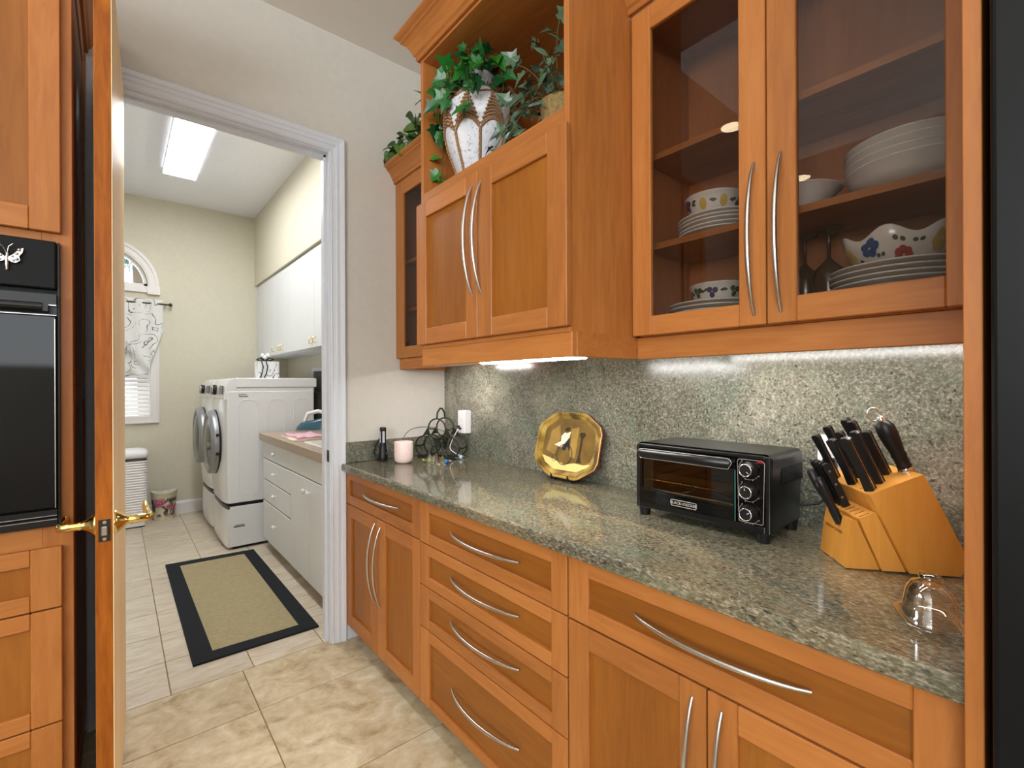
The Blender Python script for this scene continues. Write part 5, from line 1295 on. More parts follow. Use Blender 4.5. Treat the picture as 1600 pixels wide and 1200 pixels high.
mb.tube([(1.470, PY - 0.046, CT + 0.006), (1.470, PY + 0.048, CT + 0.006)], 0.003, 6)
obj('frame', mb, [BLACKM], ea)

# ---- pink cup, flashlight
cp_ = obj('cup', MB().lathe([(0.026, 0.0), (0.036, 0.003), (0.045, 0.012), (0.0475, 0.028), (0.0475, 0.108), (0.0465, 0.1095), (0.045, 0.108), (0.045, 0.030), (0.040, 0.014), (0.002, 0.010)], (1.142, 2.243, CT), 32, cap1=False), [PINKCUP], loc=(1.142, 2.243, CT)); tag(cp_, 'pale pink ceramic cup near the front left of the worktop', 'cup')
fx, fy = 1.088, 2.372
ft = thing('flashlight', 'black flashlight standing on its head beside the pink cup', 'flashlight', (fx, fy, CT))
obj('head', MB().lathe([(0.023, 0), (0.0245, 0.003), (0.0235, 0.03), (0.020, 0.055), (0.0175, 0.075)], (fx, fy, CT), 20), [BLACKM], ft)
obj('barrel', MB().lathe([(0.0172, 0.075), (0.0160, 0.10), (0.0165, 0.165), (0.017, 0.166), (0.017, 0.176), (0.015, 0.178)], (fx, fy, CT), 20), [BLACKM], ft)
obj('lamp_strip', MB().box(fx - 0.0172, fx - 0.0150, fy - 0.006, fy + 0.006, CT + 0.098, CT + 0.158).box(fx - 0.010, fx + 0.002, fy - 0.0172, fy - 0.015, CT + 0.098, CT + 0.158), [plain('grey_lens', srgb(190, 192, 204), 0.2)], ft)
obj('button', MB().box(fx + 0.006, fx + 0.012, fy - 0.024, fy - 0.018, CT + 0.038, CT + 0.046), [STEEL], ft)
obj('wrist_strap', MB().tube([(fx - 0.014, fy + 0.012, CT + 0.12), (fx - 0.028, fy + 0.03, CT + 0.08), (fx - 0.034, fy + 0.034, CT + 0.04), (fx - 0.026, fy + 0.024, CT + 0.012), (fx - 0.012, fy + 0.01, CT + 0.005)], 0.0035, 6), [BLACKM], ft)

# ---- olive wire bottle rack with looped frames
wr = thing('bottle_rack', 'dark olive metal bottle rack of linked rings in the worktop corner', 'bottle rack', (1.38, 2.335, CT))
def ringp(cx_, cy_, cz_, r, ax, n=24):
    return [(cx_ + r * math.cos(2 * PI * k / n) * ax[0], cy_ + r * math.cos(2 * PI * k / n) * ax[1], cz_ + r * math.sin(2 * PI * k / n)) for k in range(n)]
ax = (0.447, -0.894)                                   # plane of the frames
bk = (0.894 * 0.085, 0.447 * 0.085)                    # offset between front and back frame
C0 = (1.385, 2.272)
for (off, nm) in ((0, 'front_frame'), (1, 'back_frame')):
    ox, oy = C0[0] + bk[0] * (off - 0.5), C0[1] + bk[1] * (off - 0.5)
    fr_ = obj(nm, MB().tube([(ox + ax[0] * s_, oy + ax[1] * s_, CT + z_) for s_, z_ in ((-0.125, 0.005), (-0.04, 0.004), (0.04, 0.004), (0.125, 0.005))], 0.004, 8), [GREEN_METAL], wr)
    for (s_, z_, r_) in ((0.0, 0.162, 0.055), (-0.085, 0.064, 0.055), (0.085, 0.064, 0.055)):
        obj('ring', MB().tube(ringp(ox + ax[0] * s_, oy + ax[1] * s_, CT + z_, r_, ax), 0.0042, 8, closed=True), [GREEN_METAL], fr_)
    # webs between the rings
    for (s_, z_) in ((-0.070, 0.130), (0.070, 0.130), (0.0, 0.070)):
        sg = -1 if s_ < 0 else 1
        if s_ == 0: tri = [(-0.026, 0.108), (0.026, 0.108), (0.018, 0.085), (0.0, 0.030), (-0.018, 0.085)]
        else: tri = [(sg * 0.045, 0.185), (sg * 0.060, 0.165), (sg * 0.092, 0.122), (sg * 0.120, 0.108), (sg * 0.085, 0.122), (sg * 0.048, 0.128), (sg * 0.055, 0.155)]
        vs = []; n_ = len(tri)
        for e in (-0.0012, 0.0012): vs += [(ox + ax[0] * a + e * bk[0] / 0.085, oy + ax[1] * a + e * bk[1] / 0.085, CT + b) for a, b in tri]
        obj('web_plate', MB().add(vs, [tuple(range(n_)), tuple(range(n_, 2 * n_))[::-1]] + [(i, (i + 1) % n_, n_ + (i + 1) % n_, n_ + i) for i in range(n_)]), [GREEN_METAL], fr_)
mb = MB()
for (s_, z_) in ((-0.055, 0.162), (0.055, 0.162), (-0.14, 0.064), (0.14, 0.064), (-0.03, 0.064), (0.03, 0.064), (0.0, 0.107)):
    a = (C0[0] - bk[0] / 2 + ax[0] * s_, C0[1] - bk[1] / 2 + ax[1] * s_, CT + z_); b = (C0[0] + bk[0] / 2 + ax[0] * s_, C0[1] + bk[1] / 2 + ax[1] * s_, CT + z_)
    mb.tube([a, ((a[0] + b[0]) / 2, (a[1] + b[1]) / 2, CT + z_ - 0.008), b], 0.0035, 8)
obj('cross_bar', mb, [GREEN_METAL], wr)
mb = MB(); q = bk
mb.tube([(C0[0] - q[0] / 2 , C0[1] - q[1] / 2, CT + 0.216), (C0[0] - q[0] * 0.4, C0[1] - q[1] * 0.4, CT + 0.252), (C0[0] - q[0] * 0.1, C0[1] - q[1] * 0.1, CT + 0.272), (C0[0] + q[0] * 0.15, C0[1] + q[1] * 0.15, CT + 0.270), (C0[0] + q[0] * 0.42, C0[1] + q[1] * 0.42, CT + 0.248), (C0[0] + q[0] / 2, C0[1] + q[1] / 2, CT + 0.216)], 0.0052, 8)
obj('handle', mb, [GREEN_METAL], wr)
ch = thing('charging_cable', 'thin grey charging cable looped over the olive bottle rack', 'cable', (1.40, 2.30, CT))
def smooth_path(P, n=6):
    P = [Vector(p) for p in P]; out = []
    for i in range(len(P) - 1):
        p0, p1, p2, p3 = P[max(0, i - 1)], P[i], P[i + 1], P[min(len(P) - 1, i + 2)]
        for k in range(n):
            t_ = k / n
            out.append(0.5 * ((2 * p1) + (p2 - p0) * t_ + (2 * p0 - 5 * p1 + 4 * p2 - p3) * t_ ** 2 + (3 * p1 - p0 - 3 * p2 + p3) * t_ ** 3))
    return out + [P[-1]]
obj('cord', MB().tube(smooth_path([(1.195, 2.36, CT + 0.055), (1.20, 2.36, CT + 0.11), (1.235, 2.35, CT + 0.155), (1.30, 2.33, CT + 0.170), (1.36, 2.28, CT + 0.160), (1.43, 2.20, CT + 0.115), (1.47, 2.19, CT + 0.06), (1.46, 2.22, CT + 0.012), (1.42, 2.19, CT + 0.004)]), 0.0022, 6), [plain('cord_grey', srgb(86, 92, 84), 0.4)], ch)
obj('cord', MB().tube(smooth_path([(1.474, 2.205, 1.075), (1.455, 2.205, 1.072), (1.440, 2.215, 1.04), (1.430, 2.235, 1.00), (1.425, 2.24, 0.96), (1.45, 2.205, 0.93), (1.475, 2.175, CT + 0.006)]), 0.0025, 6), [WHITE_PL], ch)
obj('cord', MB().tube(smooth_path([(1.474, 2.215, 1.085), (1.445, 2.22, 1.085), (1.41, 2.24, 1.06), (1.395, 2.26, 1.03), (1.42, 2.25, 0.99), (1.46, 2.23, 0.96), (1.475, 2.20, 0.93)]), 0.0022, 6), [plain('cord_dark', srgb(60, 66, 62), 0.4)], ch)
obj('connector', MB().box(1.455, 1.476, 2.196, 2.209, 1.068, 1.080).box(1.452, 1.478, 2.210, 2.220, 1.080, 1.090), [RUBBER], ch, bevel=0.002)
# ---- wrapped sweets
FILM = glass_pane('clear_film', (0.90, 0.93, 0.94, 1), 0.15, 1.8, 4.0)
BLUEF = plain('blue_foil', srgb(52, 116, 176), 0.25, 0.4); GREENF = plain('green_foil', srgb(176, 196, 92), 0.3, 0.3); PINKF = plain('white_blue_foil', srgb(196, 214, 226), 0.25, 0.4)
def sweet(label, x, y, m, film=True, s=1.0, seed=1, grp=None):
    rnd = random.Random(seed)
    t = thing('wrapped_sweet', label, 'sweet', (x, y, CT), rnd.uniform(0, 3), grp)
    mb = MB(); mb.lathe([(0.002, 0.001), (0.010 * s, 0.003), (0.013 * s, 0.011 * s), (0.009 * s, 0.019 * s), (0.002, 0.022 * s)], (0, 0, 0), 12, wob=lambda a, z: 1 + 0.12 * math.sin(5 * a))
    obj('sweet', mb, [m], t, local=True)
    mb = MB()
    for sg in (1, -1):
        for k in range(5):
            a = -0.7 + 0.35 * k
            p = Vector((sg * 0.010 * s, 0, 0.010 * s)); e = p + Vector((sg * 0.024 * s * math.cos(a), 0.024 * s * math.sin(a), rnd.uniform(-0.006, 0.010)))
            f_ = p + Vector((sg * 0.024 * s * math.cos(a + 0.3), 0.024 * s * math.sin(a + 0.3), rnd.uniform(-0.006, 0.010)))
            mb.add([p, e, f_], [(0, 1, 2)])
    obj('twist_end', mb, [m if not film else PINKF], t, local=True)
sweet('blue foil sweet inside the clear bag on the worktop', 1.285, 2.060, BLUEF, True, 1.15, 1)
sweet('yellow-green foil sweet at the left end of the clear bag', 1.245, 2.165, GREENF, False, 1.0, 2)
sweet('pale blue twist-wrapped sweet below the white adapter', 1.43, 2.145, PINKF, True, 1.1, 4)
fb = MB(); rnd = random.Random(11)
def film(u, v):
    a = 2 * PI * u; r_ = 0.066 * (1 - 0.35 * v) * (1 + 0.18 * math.sin(3 * a + 1) + 0.1 * math.sin(7 * a))
    return (1.262 + r_ * 0.62 * math.cos(a), 2.112 + r_ * 1.15 * math.sin(a), CT + 0.0005 + 0.046 * v * (1 + 0.25 * math.sin(5 * a + 2)))
fb.grid(film, 30, 5, smooth=False)
o = obj('clear_bag', fb, [FILM], loc=(1.26, 2.11, CT)); tag(o, 'crumpled clear plastic bag around the foil sweets', 'bag')

# ================================================================== CROCKERY BEHIND GLASS
def plate_mesh(R, h=0.018, name='plate'):
    return MB().lathe([(R * 0.55, 0.0), (R * 0.60, 0.002), (R * 0.85, h * 0.55), (R * 0.985, h - 0.002), (R * 1.008, h - 0.0015), (R * 1.012, h + 0.001), (R * 0.985, h + 0.0025), (R * 0.84, h * 0.55 + 0.004), (R * 0.58, 0.006), (0.002, 0.005)], (0, 0, 0), 40, cap1=False)
def bowl_mesh(R, h, foot=0.5, sq=0.5):
    return MB().lathe([(R * foot, 0.0), (R * foot, 0.004), (R * (foot + (1 - foot) * 0.55), h * 0.25), (R * 0.93, h * 0.6), (R * 0.985, h - 0.004), (R * 1.018, h - 0.002), (R * 1.022, h), (R * 1.0, h + 0.002), (R * 0.965, h), (R * 0.90, h * 0.6), (R * (foot + 0.1), h * 0.22), (0.002, 0.008)], (0, 0, 0), 40, cap1=False)
PLATES = {}
def place_plate(x, y, z, R, h, label, group):
    k = (R, h)
    if k not in PLATES: PLATES[k] = mesh_of('plate', plate_mesh(R, h), [PORC])
    o = bpy.data.objects.new('plate', PLATES[k]); COL.objects.link(o); o.location = (x, y, z); tag(o, label, 'plate', group); return o
order5 = ['bottom', 'second from the bottom', 'middle', 'second from the top', 'top']
order6 = ['bottom', 'second from the bottom', 'third from the bottom', 'third from the top', 'second from the top', 'top']
def stack(x, y, z, R, h, n, step, words, where, group):
    for k in range(n): place_plate(x + 0.002 * math.sin(k * 2.3), y + 0.002 * math.cos(k * 1.7), z + k * step, R, h, 'white plate, %s of stack %s' % (words[k], where), group)
def fruit_marks(parent, R, h, foot, seed, cols, n=7):
    """painted fruit and leaves lying on the bowl's outer wall"""
    rnd = random.Random(seed)
    prof = [(foot, 0.0), (foot + (1 - foot) * 0.55, 0.25), (0.93, 0.6), (0.985, 1 - 0.004 / h), (1.02, 1.0)]
    def on(a, z):
        f = z / h; r = R
        for (r0, z0), (r1, z1) in zip(prof[:-1], prof[1:]):
            if z0 <= f <= z1: r = R * (r0 + (r1 - r0) * (f - z0) / (z1 - z0)); break
        return Vector(((r + 0.0012) * math.cos(a), (r + 0.0012) * math.sin(a), z))
    for k in range(n):
        a = 2 * PI * k / n + rnd.uniform(-0.1, 0.1); z = h * rnd.uniform(0.52, 0.72); s = h * 0.20; m, petals = cols[k % len(cols)]
        mb = MB()
        for p in range(petals):
            w = 2 * PI * p / petals + 0.4; cz, ca = z + s * 0.7 * math.sin(w), a + s * 0.7 * math.cos(w) / R
            if petals == 1: cz, ca = z, a
            rs = s * (0.62 if petals > 1 else 1.0)
            ring = [on(ca + rs * math.cos(q) / R * (1.0 if petals > 1 else 0.8), cz + rs * math.sin(q) * (1 if petals > 1 else 1.15)) for q in [2 * PI * i / 10 for i in range(10)]]
            mb.add([on(ca, cz)] + ring, [(0, 1 + i, 1 + (i + 1) % 10) for i in range(10)])
        obj('painted_fruit', mb, [m], parent, local=True)
        mb = MB()
        for sg in (1, -1):
            c0 = a + sg * s * 1.6 / R
            mb.add([on(c0, z + s * 0.2), on(c0 + sg * s * 0.7 / R, z + s * 0.65), on(c0 + sg * s * 1.3 / R, z + s * 0.3), on(c0 + sg * s * 0.6 / R, z - s * 0.1)], [(0, 1, 2, 3)])
        obj('painted_leaf', mb, [LEAFP], parent, local=True)
LEAFP = plain('painted_leaf_green', srgb(74, 88, 62), 0.3); PURP = plain('painted_plum', srgb(64, 44, 92), 0.3); YELP = plain('painted_pear', srgb(206, 176, 92), 0.3); BLUP = plain('painted_blue_flower', srgb(60, 84, 136), 0.3); REDP = plain('painted_red_flower', srgb(170, 66, 60), 0.3)
S1, S2, S0 = 1.742, 2.012, 1.5002
stack(1.385, 0.680, S1, 0.120, 0.016, 5, 0.0115, order5, 'on the middle shelf, left glass door', 'plates on the middle shelf')
b = obj('bowl', bowl_mesh(0.082, 0.072, 0.55), [PORC], local=True); b.location = (1.365, 0.690, S1 + 4 * 0.0115 + 0.0065); tag(b, 'white bowl painted with plums and pears, on plates behind the left glass door', 'bowl')
fruit_marks(b, 0.082, 0.072, 0.55, 4, [(PURP, 4), (YELP, 1), (YELP, 1)], 8)
stack(1.385, 0.700, S0, 0.130, 0.016, 4, 0.0125, ['bottom', 'second from the bottom', 'second from the top', 'top'], 'on the cabinet floor, left glass door', 'plates on the cabinet floor at left')
b = obj('bowl', bowl_mesh(0.080, 0.066, 0.6), [PORC], local=True); b.location = (1.385, 0.690, S0 + 3 * 0.0125 + 0.0065); tag(b, 'white bowl painted with dark leaves, on plates at the bottom of the left glass door', 'bowl')
fruit_marks(b, 0.080, 0.066, 0.6, 9, [(LEAFP, 3), (PURP, 3)], 9)
# right door
mesh_deep = mesh_of('bowl', bowl_mesh(0.122, 0.060, 0.45), [PORC])
for k, w in enumerate(['bottom', 'second from the bottom', 'second from the top', 'top']):
    o = bpy.data.objects.new('bowl', mesh_deep); COL.objects.link(o); o.location = (1.380, 0.240, S1 + 0.0175 * k + 0.0002); tag(o, 'shallow white serving bowl, %s of the stack behind the right glass door' % w, 'bowl', 'stacked serving bowls')
o = obj('bowl', MB().lathe([(0.036, 0.0), (0.038, 0.005), (0.060, 0.024), (0.082, 0.050), (0.098, 0.066), (0.1005, 0.0675), (0.097, 0.0685), (0.078, 0.052), (0.05, 0.022), (0.002, 0.010)], (0, 0, 0), 40, cap1=False), [PORC], local=True); o.location = (1.365, 0.468, S1); tag(o, 'single plain white bowl on the middle shelf behind the door handles', 'bowl')
stack(1.375, 0.262, S0, 0.130, 0.016, 6, 0.0125, order6, 'on the cabinet floor, right glass door', 'plates on the cabinet floor at right')
def wavy(a, z): return (1 + (0.03 * math.cos(6 * a) if z > 0.02 else 0), 0.011 * math.cos(6 * a) * max(0, (z - 0.02) / 0.06))
b = obj('scalloped_bowl', MB().lathe([(0.052, 0.0), (0.054, 0.004), (0.078, 0.020), (0.094, 0.045), (0.104, 0.078), (0.103, 0.080), (0.100, 0.078), (0.088, 0.045), (0.060, 0.012), (0.002, 0.008)], (0, 0, 0), 60, cap1=False, wob=wavy), [PORC], local=True)
b.location = (1.372, 0.262, S0 + 5 * 0.0125 + 0.0065); tag(b, 'scalloped white bowl painted with blue and yellow flowers, on the plate stack at right', 'bowl')
SB = [(0.052, 0.0), (0.054, 0.004), (0.078, 0.020), (0.094, 0.045), (0.104, 0.078)]
def fl_on(a, z):
    r = 0.104
    for (r0, z0), (r1, z1) in zip(SB[:-1], SB[1:]):
        if z0 <= z <= z1: r = r0 + (r1 - r0) * (z - z0) / (z1 - z0); break
    r *= 1 + 0.03 * math.cos(6 * a)
    return Vector(((r + 0.0022) * math.cos(a), (r + 0.0022) * math.sin(a), z + 0.011 * math.cos(6 * a) * max(0, (z - 0.02) / 0.06)))
DG = math.radians
for (a, z, m, pet, s) in ((DG(160), 0.050, BLUP, 5, 0.019), (DG(198), 0.024, REDP, 7, 0.018), (DG(126), 0.036, YELP, 6, 0.018), (DG(238), 0.046, YELP, 6, 0.019), (DG(192), 0.056, LEAFP, 2, 0.010), (DG(212), 0.058, LEAFP, 2, 0.010), (DG(142), 0.020, PURP, 4, 0.010), (DG(172), 0.030, LEAFP, 2, 0.008), (DG(20), 0.05, REDP, 5, 0.016), (DG(300), 0.05, BLUP, 5, 0.016)):
    mb = MB()
    for p in range(pet):
        w = 2 * PI * p / pet; ring = [fl_on(a + (s * 0.62 * math.cos(w) + s * 0.5 * math.cos(q)) / 0.1, z + s * 0.62 * math.sin(w) + s * 0.5 * math.sin(q)) for q in [2 * PI * i / 9 for i in range(9)]]
        c_ = fl_on(a + s * 0.62 * math.cos(w) / 0.1, z + s * 0.62 * math.sin(w)); mb.add([c_] + ring, [(0, 1 + i, 1 + (i + 1) % 9) for i in range(9)])
    obj('painted_flower', mb, [m], b, local=True)
# upturned goblets at the back
AMBER = plain('amber_glassware', srgb(74, 52, 34), 0.2, coat=0.4)
gob = MB().lathe([(0.036, 0.0), (0.038, 0.03), (0.034, 0.055), (0.012, 0.075), (0.0048, 0.085), (0.0045, 0.135), (0.008, 0.142), (0.034, 0.150), (0.034, 0.152), (0.002, 0.153)], (0, 0, 0), 24)
gm = mesh_of('goblet', gob, [AMBER])
for (x, y, lab) in ((1.455, 0.480, 'dark goblet standing upside down, left of the pair behind the right glass door'), (1.43, 0.415, 'dark goblet standing upside down, right of the pair behind the right glass door')):
    o = bpy.data.objects.new('goblet', gm); COL.objects.link(o); o.location = (x, y, S0 + 0.052); o.scale = (1, 1, 1.12); tag(o, lab, 'goblet', 'upturned goblets')
o = obj('box', MB().box(1.40, 1.495, 0.372, 0.530, S0, S0 + 0.052), [plain('dark_tin', srgb(60, 42, 26), 0.5)], bevel=0.003, loc=(1.45, 0.45, S0)); tag(o, 'dark low box under the upturned goblets behind the right glass door', 'box')
# ================================================================== VASE, IVY AND OTHER PLANTS
NZ = 2.0685
def vase_mat():
    t = NT('distressed_white_glaze'); v = t.coords((1, 1, 1))
    f = t.noise(v, 75, 4, 0.7, 0.5)
    chips = t.ramp(f, [(0.37, srgb(120, 108, 98)), (0.42, srgb(208, 210, 214)), (0.7, srgb(222, 222, 228))])
    st = t.ramp(t.noise(v, 9, 3), [(0.4, srgb(182, 190, 206)), (0.6, srgb(222, 222, 226))])
    return t.bsdf(t.mix(chips, st, 0.4), 0.7, 0, f, 0.0008, 0.4)
def rope_mat():
    t = NT('twisted_rope'); v = t.coords((1, 1, 1)); w = t.n('ShaderNodeTexWave'); w.inputs['Scale'].default_value = 90; w.inputs['Distortion'].default_value = 3; t.l(v, w.inputs['Vector'])
    c = t.ramp(w.outputs['Fac'], [(0.1, srgb(88, 58, 36)), (0.6, srgb(158, 116, 78)), (1.0, srgb(184, 146, 106))])
    return t.bsdf(c, 0.85, 0, w.outputs['Fac'], 0.0015, 0.6)
ROPE = rope_mat()
VX, VY = 1.062, 1.462
va = thing('vase', 'large white distressed amphora vase bound with brown rope, in the open niche', 'vase', (VX, VY, NZ))
VP = [(0.062, 0.0), (0.068, 0.004), (0.086, 0.060), (0.112, 0.130), (0.128, 0.195), (0.130, 0.235), (0.122, 0.285), (0.100, 0.325), (0.068, 0.352), (0.050, 0.368), (0.048, 0.385), (0.060, 0.405), (0.066, 0.412)]
obj('body', MB().lathe(VP + [(0.058, 0.408), (0.042, 0.385), (0.042, 0.34)], (VX, VY, NZ), 40), [vase_mat()], va)
def vr(z):
    for (r0, z0), (r1, z1) in zip(VP[:-1], VP[1:]):
        if z <= z1: return r0 + (r1 - r0) * (z - z0) / (z1 - z0)
    return VP[-1][0]
def onv(a, z, o=0.002): r = vr(z) + o; return (VX + r * math.cos(a), VY + r * math.sin(a), NZ + z)
A0 = math.radians(237)
NV = 8
for k in range(NV):
    a = A0 + 2 * PI * k / NV
    obj('rope', MB().tube([onv(a, z) for z in [0.004 + 0.016 * i for i in range(11)]], 0.0055, 8), [ROPE], va)
    # scalloped arch from rib to rib, with a woven wedge under each shoulder knot
    a1 = a + 2 * PI / NV
    obj('rope', MB().tube([onv(a + (a1 - a) * i / 12, 0.165 + 0.036 * math.sin(PI * i / 12)) for i in range(13)], 0.0045, 7), [ROPE], va)
    obj('rope', MB().tube([onv(a + (a1 - a) * i / 12, 0.300 - 0.092 * abs(math.cos(PI * i / 12)) ** 1.6 * 0 - 0.0 + 0.012 * math.sin(PI * i / 12)) for i in range(13)], 0.0038, 7), [ROPE], va)
    am = (a + a1) / 2 
    wv = MB()
    for j in range(9):
        z = 0.176 + 0.0115 * j; hwid = (a1 - a) * 0.5 * (0.95 - 0.105 * j)
        wv.tube([onv(am + hwid * (i / 4 - 1) , z + 0.030 * math.cos((i / 4 - 1) * hwid / ((a1 - a) * 0.5) * PI / 2), 0.0025) for i in range(9)], 0.0045, 6)
    obj('woven_wedge', wv, [ROPE], va)
obj('neck_rope', MB().tube([onv(2 * PI * k / 28, 0.352) for k in range(28)], 0.005, 7, closed=True), [ROPE], va)
for a in (A0 + 1.55, A0 - 1.6):
    c, s = math.cos(a), math.sin(a)
    pts = [(VX + r * c, VY + r * s, NZ + z) for r, z in ((0.118, 0.296), (0.134, 0.325), (0.136, 0.362), (0.118, 0.385), (0.088, 0.378), (0.062, 0.372))]
    obj('handle', MB().tube(smooth_path(pts, 4), 0.010, 8), [ROPE], va)

def leaf_mat(name, lo, mid, hi, vein):
    t = NT(name); v = t.coords((1, 1, 1))
    f = t.noise(v, 40, 3)
    c = t.ramp(f, [(0.35, lo), (0.55, mid), (0.72, hi)])
    oi = t.n('ShaderNodeObjectInfo'); hsv = t.n('ShaderNodeHueSaturation'); t.l(c, hsv.inputs['Color'])
    t.l(t.math('ADD', t.math('MULTIPLY', oi.outputs['Random'], 1.0), 0.45), hsv.inputs['Value'])
    t.l(t.math('ADD', t.math('MULTIPLY', oi.outputs['Random'], -0.05), 0.525), hsv.inputs['Hue'])
    return t.bsdf(hsv.outputs[0], 0.32, spec=0.5)
IVY = leaf_mat('ivy_leaf', srgb(12, 62, 28), srgb(26, 98, 36), srgb(58, 138, 46), None)
DUSTY = leaf_mat('dusty_leaf', srgb(40, 66, 54), srgb(66, 92, 70), srgb(104, 126, 86), None)
POTHOS = leaf_mat('pothos_leaf', srgb(34, 70, 26), srgb(60, 104, 40), srgb(140, 160, 84), None)
STEM = plain('plant_stem', srgb(74, 84, 48), 0.7)
def leaf_mesh(name, outline, mat, fold=0.25, curl=0.3, centre=(0.0, 0.35)):
    """outline in (x across, y along) unit length; folded about the midrib"""
    bmv = [(centre[0], centre[1])] + outline
    vs = [(x, y, abs(x) * fold - curl * y * y * 0.5) for x, y in bmv]; n = len(outline)
    mb = MB().add(vs, [(0, 1 + i, 1 + (i + 1) % n) for i in range(n)], 0, False)
    return mesh_of(name, mb, [mat])
ivy_o = [(0.0, 0.0), (0.16, -0.10), (0.38, -0.02), (0.30, 0.16), (0.58, 0.34), (0.30, 0.44), (0.16, 0.70), (0.0, 1.0), (-0.16, 0.70), (-0.30, 0.44), (-0.58, 0.34), (-0.30, 0.16), (-0.38, -0.02), (-0.16, -0.10)]
nar_o = [(0.0, 0.0), (0.10, 0.2), (0.14, 0.45), (0.09, 0.75), (0.0, 1.0), (-0.09, 0.75), (-0.14, 0.45), (-0.10, 0.2)]
hrt_o = [(0.0, 0.0), (0.14, -0.10), (0.34, -0.04), (0.44, 0.20), (0.36, 0.50), (0.18, 0.80), (0.0, 1.0), (-0.18, 0.80), (-0.36, 0.50), (-0.44, 0.20), (-0.34, -0.04), (-0.14, -0.10)]
ME_IVY = leaf_mesh('leaf', ivy_o, IVY); ME_NAR = leaf_mesh('leaf', nar_o, DUSTY, 0.5, 0.5, (0.0, 0.45)); ME_DUS = leaf_mesh('leaf', ivy_o, DUSTY, 0.3, 0.5); ME_HRT = leaf_mesh('leaf', hrt_o, POTHOS, 0.25, 0.35)
def add_leaf(parent, me, p, d, up, s):
    y = Vector(d).normalized(); z = Vector(up); z = z - y * z.dot(y)
    if z.length < 1e-4: z = y.orthogonal()
    z.normalize(); x = y.cross(z)
    o = bpy.data.objects.new('leaf', me); COL.objects.link(o); o.parent = parent
    q = Vector(p) - WPOS[parent.name]
    o.matrix_local = Matrix(((x.x * s, y.x * s, z.x * s, q.x), (x.y * s, y.y * s, z.y * s, q.y), (x.z * s, y.z * s, z.z * s, q.z), (0, 0, 0, 1)))
VIEW = Vector((0, 0, EYE))
def vine(parent, stems, P, me, n, s, rnd, lim=None, face=0.8):
    path = smooth_path(P, 5)
    stems.tube(path, 0.0016, 5)
    for k in range(n):
        i = min(len(path) - 1, int((k + 0.5) / n * len(path))); p = path[i]
        t = (path[min(i + 1, len(path) - 1)] - path[max(0, i - 1)]).normalized()
        d = (t * 0.3 + Vector((rnd.uniform(-1, 0.6), rnd.uniform(-1, 1), rnd.uniform(-1.0, 0.5)))).normalized()
        up = Vector((-0.75, -0.6, 0.1)) * face + Vector((rnd.uniform(-1, 1), rnd.uniform(-1, 1), rnd.uniform(-0.6, 1)))*0.6
        q = p + d * s * 0.35
        if lim:
            q.x = min(max(q.x, lim[0]), lim[1]); q.y = min(max(q.y, lim[2]), lim[3]); q.z = min(max(q.z, lim[4]), lim[5])
        stems.tube([p, q], 0.0009, 4)
        add_leaf(parent, me, q, d, up, s * rnd.uniform(0.7, 1.25))
rnd = random.Random(21)
iv = thing('ivy_plant', 'trailing green ivy spilling from the white roped vase', 'plant', (VX, VY, NZ + 0.36))
st = MB(); M0 = (VX, VY, NZ + 0.38)
LIM = (0.955, 1.46, 0.93, 1.63, NZ + 0.02, 2.565)
vines = [
 ([M0, (1.03, 1.50, 2.50), (1.00, 1.56, 2.45), (0.985, 1.59, 2.38), (0.975, 1.600, 2.30)], 12),
 ([M0, (1.05, 1.47, 2.52), (1.02, 1.46, 2.545), (1.00, 1.43, 2.55)], 9),
 ([M0, (1.08, 1.44, 2.51), (1.08, 1.40, 2.535), (1.07, 1.36, 2.53)], 11),
 ([M0, (1.02, 1.46, 2.49), (0.97, 1.40, 2.45), (0.945, 1.36, 2.38), (0.935, 1.345, 2.28)], 18),
 ([M0, (1.02, 1.43, 2.485), (0.98, 1.38, 2.47), (0.955, 1.36, 2.43), (0.95, 1.33, 2.40)], 13),
 ([M0, (1.03, 1.40, 2.50), (1.01, 1.36, 2.49), (1.0, 1.32, 2.45)], 10),
 ([M0, (1.00, 1.49, 2.50), (0.95, 1.47, 2.47), (0.935, 1.46, 2.42), (0.93, 1.45, 2.36)], 13),
 ([M0, (1.10, 1.50, 2.54), (1.06, 1.52, 2.555)], 7),
 ([M0, (1.0, 1.50, 2.47), (0.955, 1.55, 2.42), (0.950, 1.585, 2.34)], 9),
 ([M0, (1.10, 1.38, 2.48), (1.08, 1.34, 2.45), (1.07, 1.32, 2.38)], 9),
 ([M0, (1.06, 1.54, 2.46), (1.04, 1.605, 2.36), (1.0, 1.615, 2.24), (0.985, 1.60, 2.14)], 12),
]
for P, n in vines: vine(iv, st, P, ME_IVY, n, 0.056, rnd, (0.90, 1.46, 0.93, 1.625, NZ + 0.03, 2.568))
obj('stems', st, [STEM], iv)

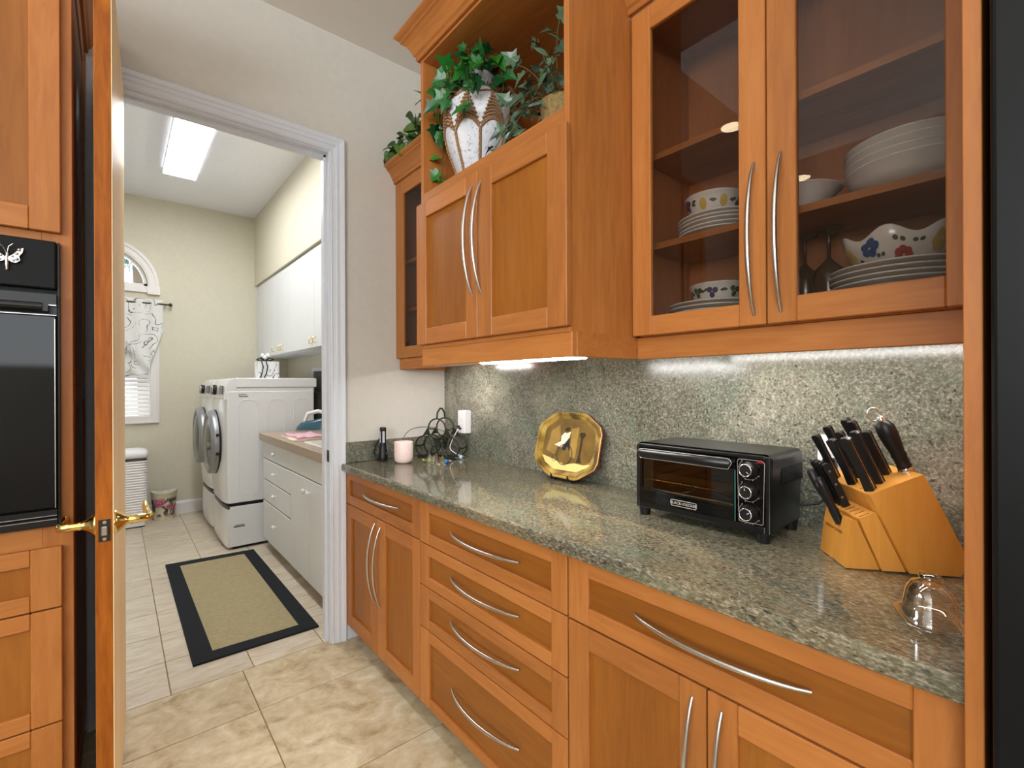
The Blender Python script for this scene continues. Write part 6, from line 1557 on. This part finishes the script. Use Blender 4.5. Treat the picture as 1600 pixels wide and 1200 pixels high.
pb = thing('potted_plant', 'dusty grey-green plant in a woven pot at the right of the niche', 'plant', (1.10, 1.055, NZ))
PBX, PBY = 1.10, 1.060
obj('pot', MB().lathe([(0.050, 0), (0.054, 0.004), (0.068, 0.13), (0.072, 0.135), (0.072, 0.148), (0.066, 0.148), (0.062, 0.11), (0.002, 0.108)], (PBX, PBY, NZ), 24, cap1=False), [plain('woven_pot_tan', srgb(142, 118, 72), 0.7, noise_amt=0.3, scale=90, bump=0.002)], pb)
st = MB(); M1 = (PBX, PBY, NZ + 0.11)
for (P, n, me) in [
 ([M1, (1.05, 1.09, 2.27), (1.02, 1.13, 2.33), (1.0, 1.17, 2.36)], 11, ME_DUS), ([M1, (1.04, 1.10, 2.25), (0.99, 1.16, 2.22), (0.965, 1.20, 2.16)], 12, ME_NAR),
 ([M1, (1.06, 1.04, 2.30), (1.04, 1.02, 2.38), (1.03, 1.0, 2.42)], 8, ME_DUS), ([M1, (1.10, 1.10, 2.32), (1.09, 1.13, 2.40), (1.08, 1.15, 2.47)], 6, ME_DUS),
 ([M1, (1.02, 1.08, 2.22), (0.975, 1.12, 2.16), (0.96, 1.16, 2.10)], 12, ME_NAR), ([M1, (1.08, 1.14, 2.28), (1.06, 1.20, 2.30), (1.04, 1.24, 2.27)], 11, ME_DUS),
 ([M1, (1.03, 1.03, 2.26), (1.0, 1.0, 2.28), (0.98, 0.96, 2.27)], 9, ME_NAR), ([M1, (1.06, 1.18, 2.24), (1.03, 1.24, 2.20), (1.0, 1.28, 2.13)], 12, ME_DUS),
 ([M1, (1.05, 1.06, 2.24), (1.01, 1.07, 2.25), (0.97, 1.08, 2.21)], 10, ME_DUS), ([M1, (1.12, 1.06, 2.36), (1.11, 1.05, 2.44)], 5, ME_NAR)]:
    vine(pb, st, P, me, n, 0.050 if me is ME_NAR else 0.046, rnd, (0.945, 1.46, 0.91, 1.30, NZ + 0.012, 2.56))
obj('stems', st, [STEM], pb)

LX, LY = 1.305, 2.262
pl_ = thing('potted_plant', 'green heart-leaved plant on top of the narrow cabinet beside the doorway', 'plant', (LX, LY, 2.446))
obj('pot', MB().lathe([(0.055, 0), (0.06, 0.004), (0.075, 0.12), (0.078, 0.125), (0.072, 0.125), (0.068, 0.10), (0.002, 0.098)], (LX, LY, 2.446), 20, cap1=False), [plain('grey_pot', srgb(120, 124, 126), 0.6)], pl_)
st = MB(); M2 = (LX, LY, 2.545)
for (P, n) in [([M2, (1.26, 2.28, 2.63), (1.20, 2.32, 2.64), (1.15, 2.37, 2.60), (1.12, 2.40, 2.555)], 13), ([M2, (1.27, 2.25, 2.66), (1.22, 2.22, 2.72), (1.19, 2.20, 2.70)], 12), ([M2, (1.25, 2.26, 2.60), (1.18, 2.27, 2.62), (1.14, 2.28, 2.585)], 12),
               ([M2, (1.28, 2.22, 2.66), (1.24, 2.17, 2.76), (1.22, 2.15, 2.80)], 10), ([M2, (1.25, 2.2, 2.60), (1.19, 2.15, 2.62), (1.15, 2.10, 2.60)], 11), ([M2, (1.28, 2.31, 2.62), (1.22, 2.36, 2.63), (1.17, 2.39, 2.585)], 10)]:
    vine(pl_, st, P, ME_HRT, n, 0.058, rnd, (1.06, 1.45, 1.75, 2.41, 2.555, 2.84), 0.6)
obj('stems', st, [STEM], pl_)
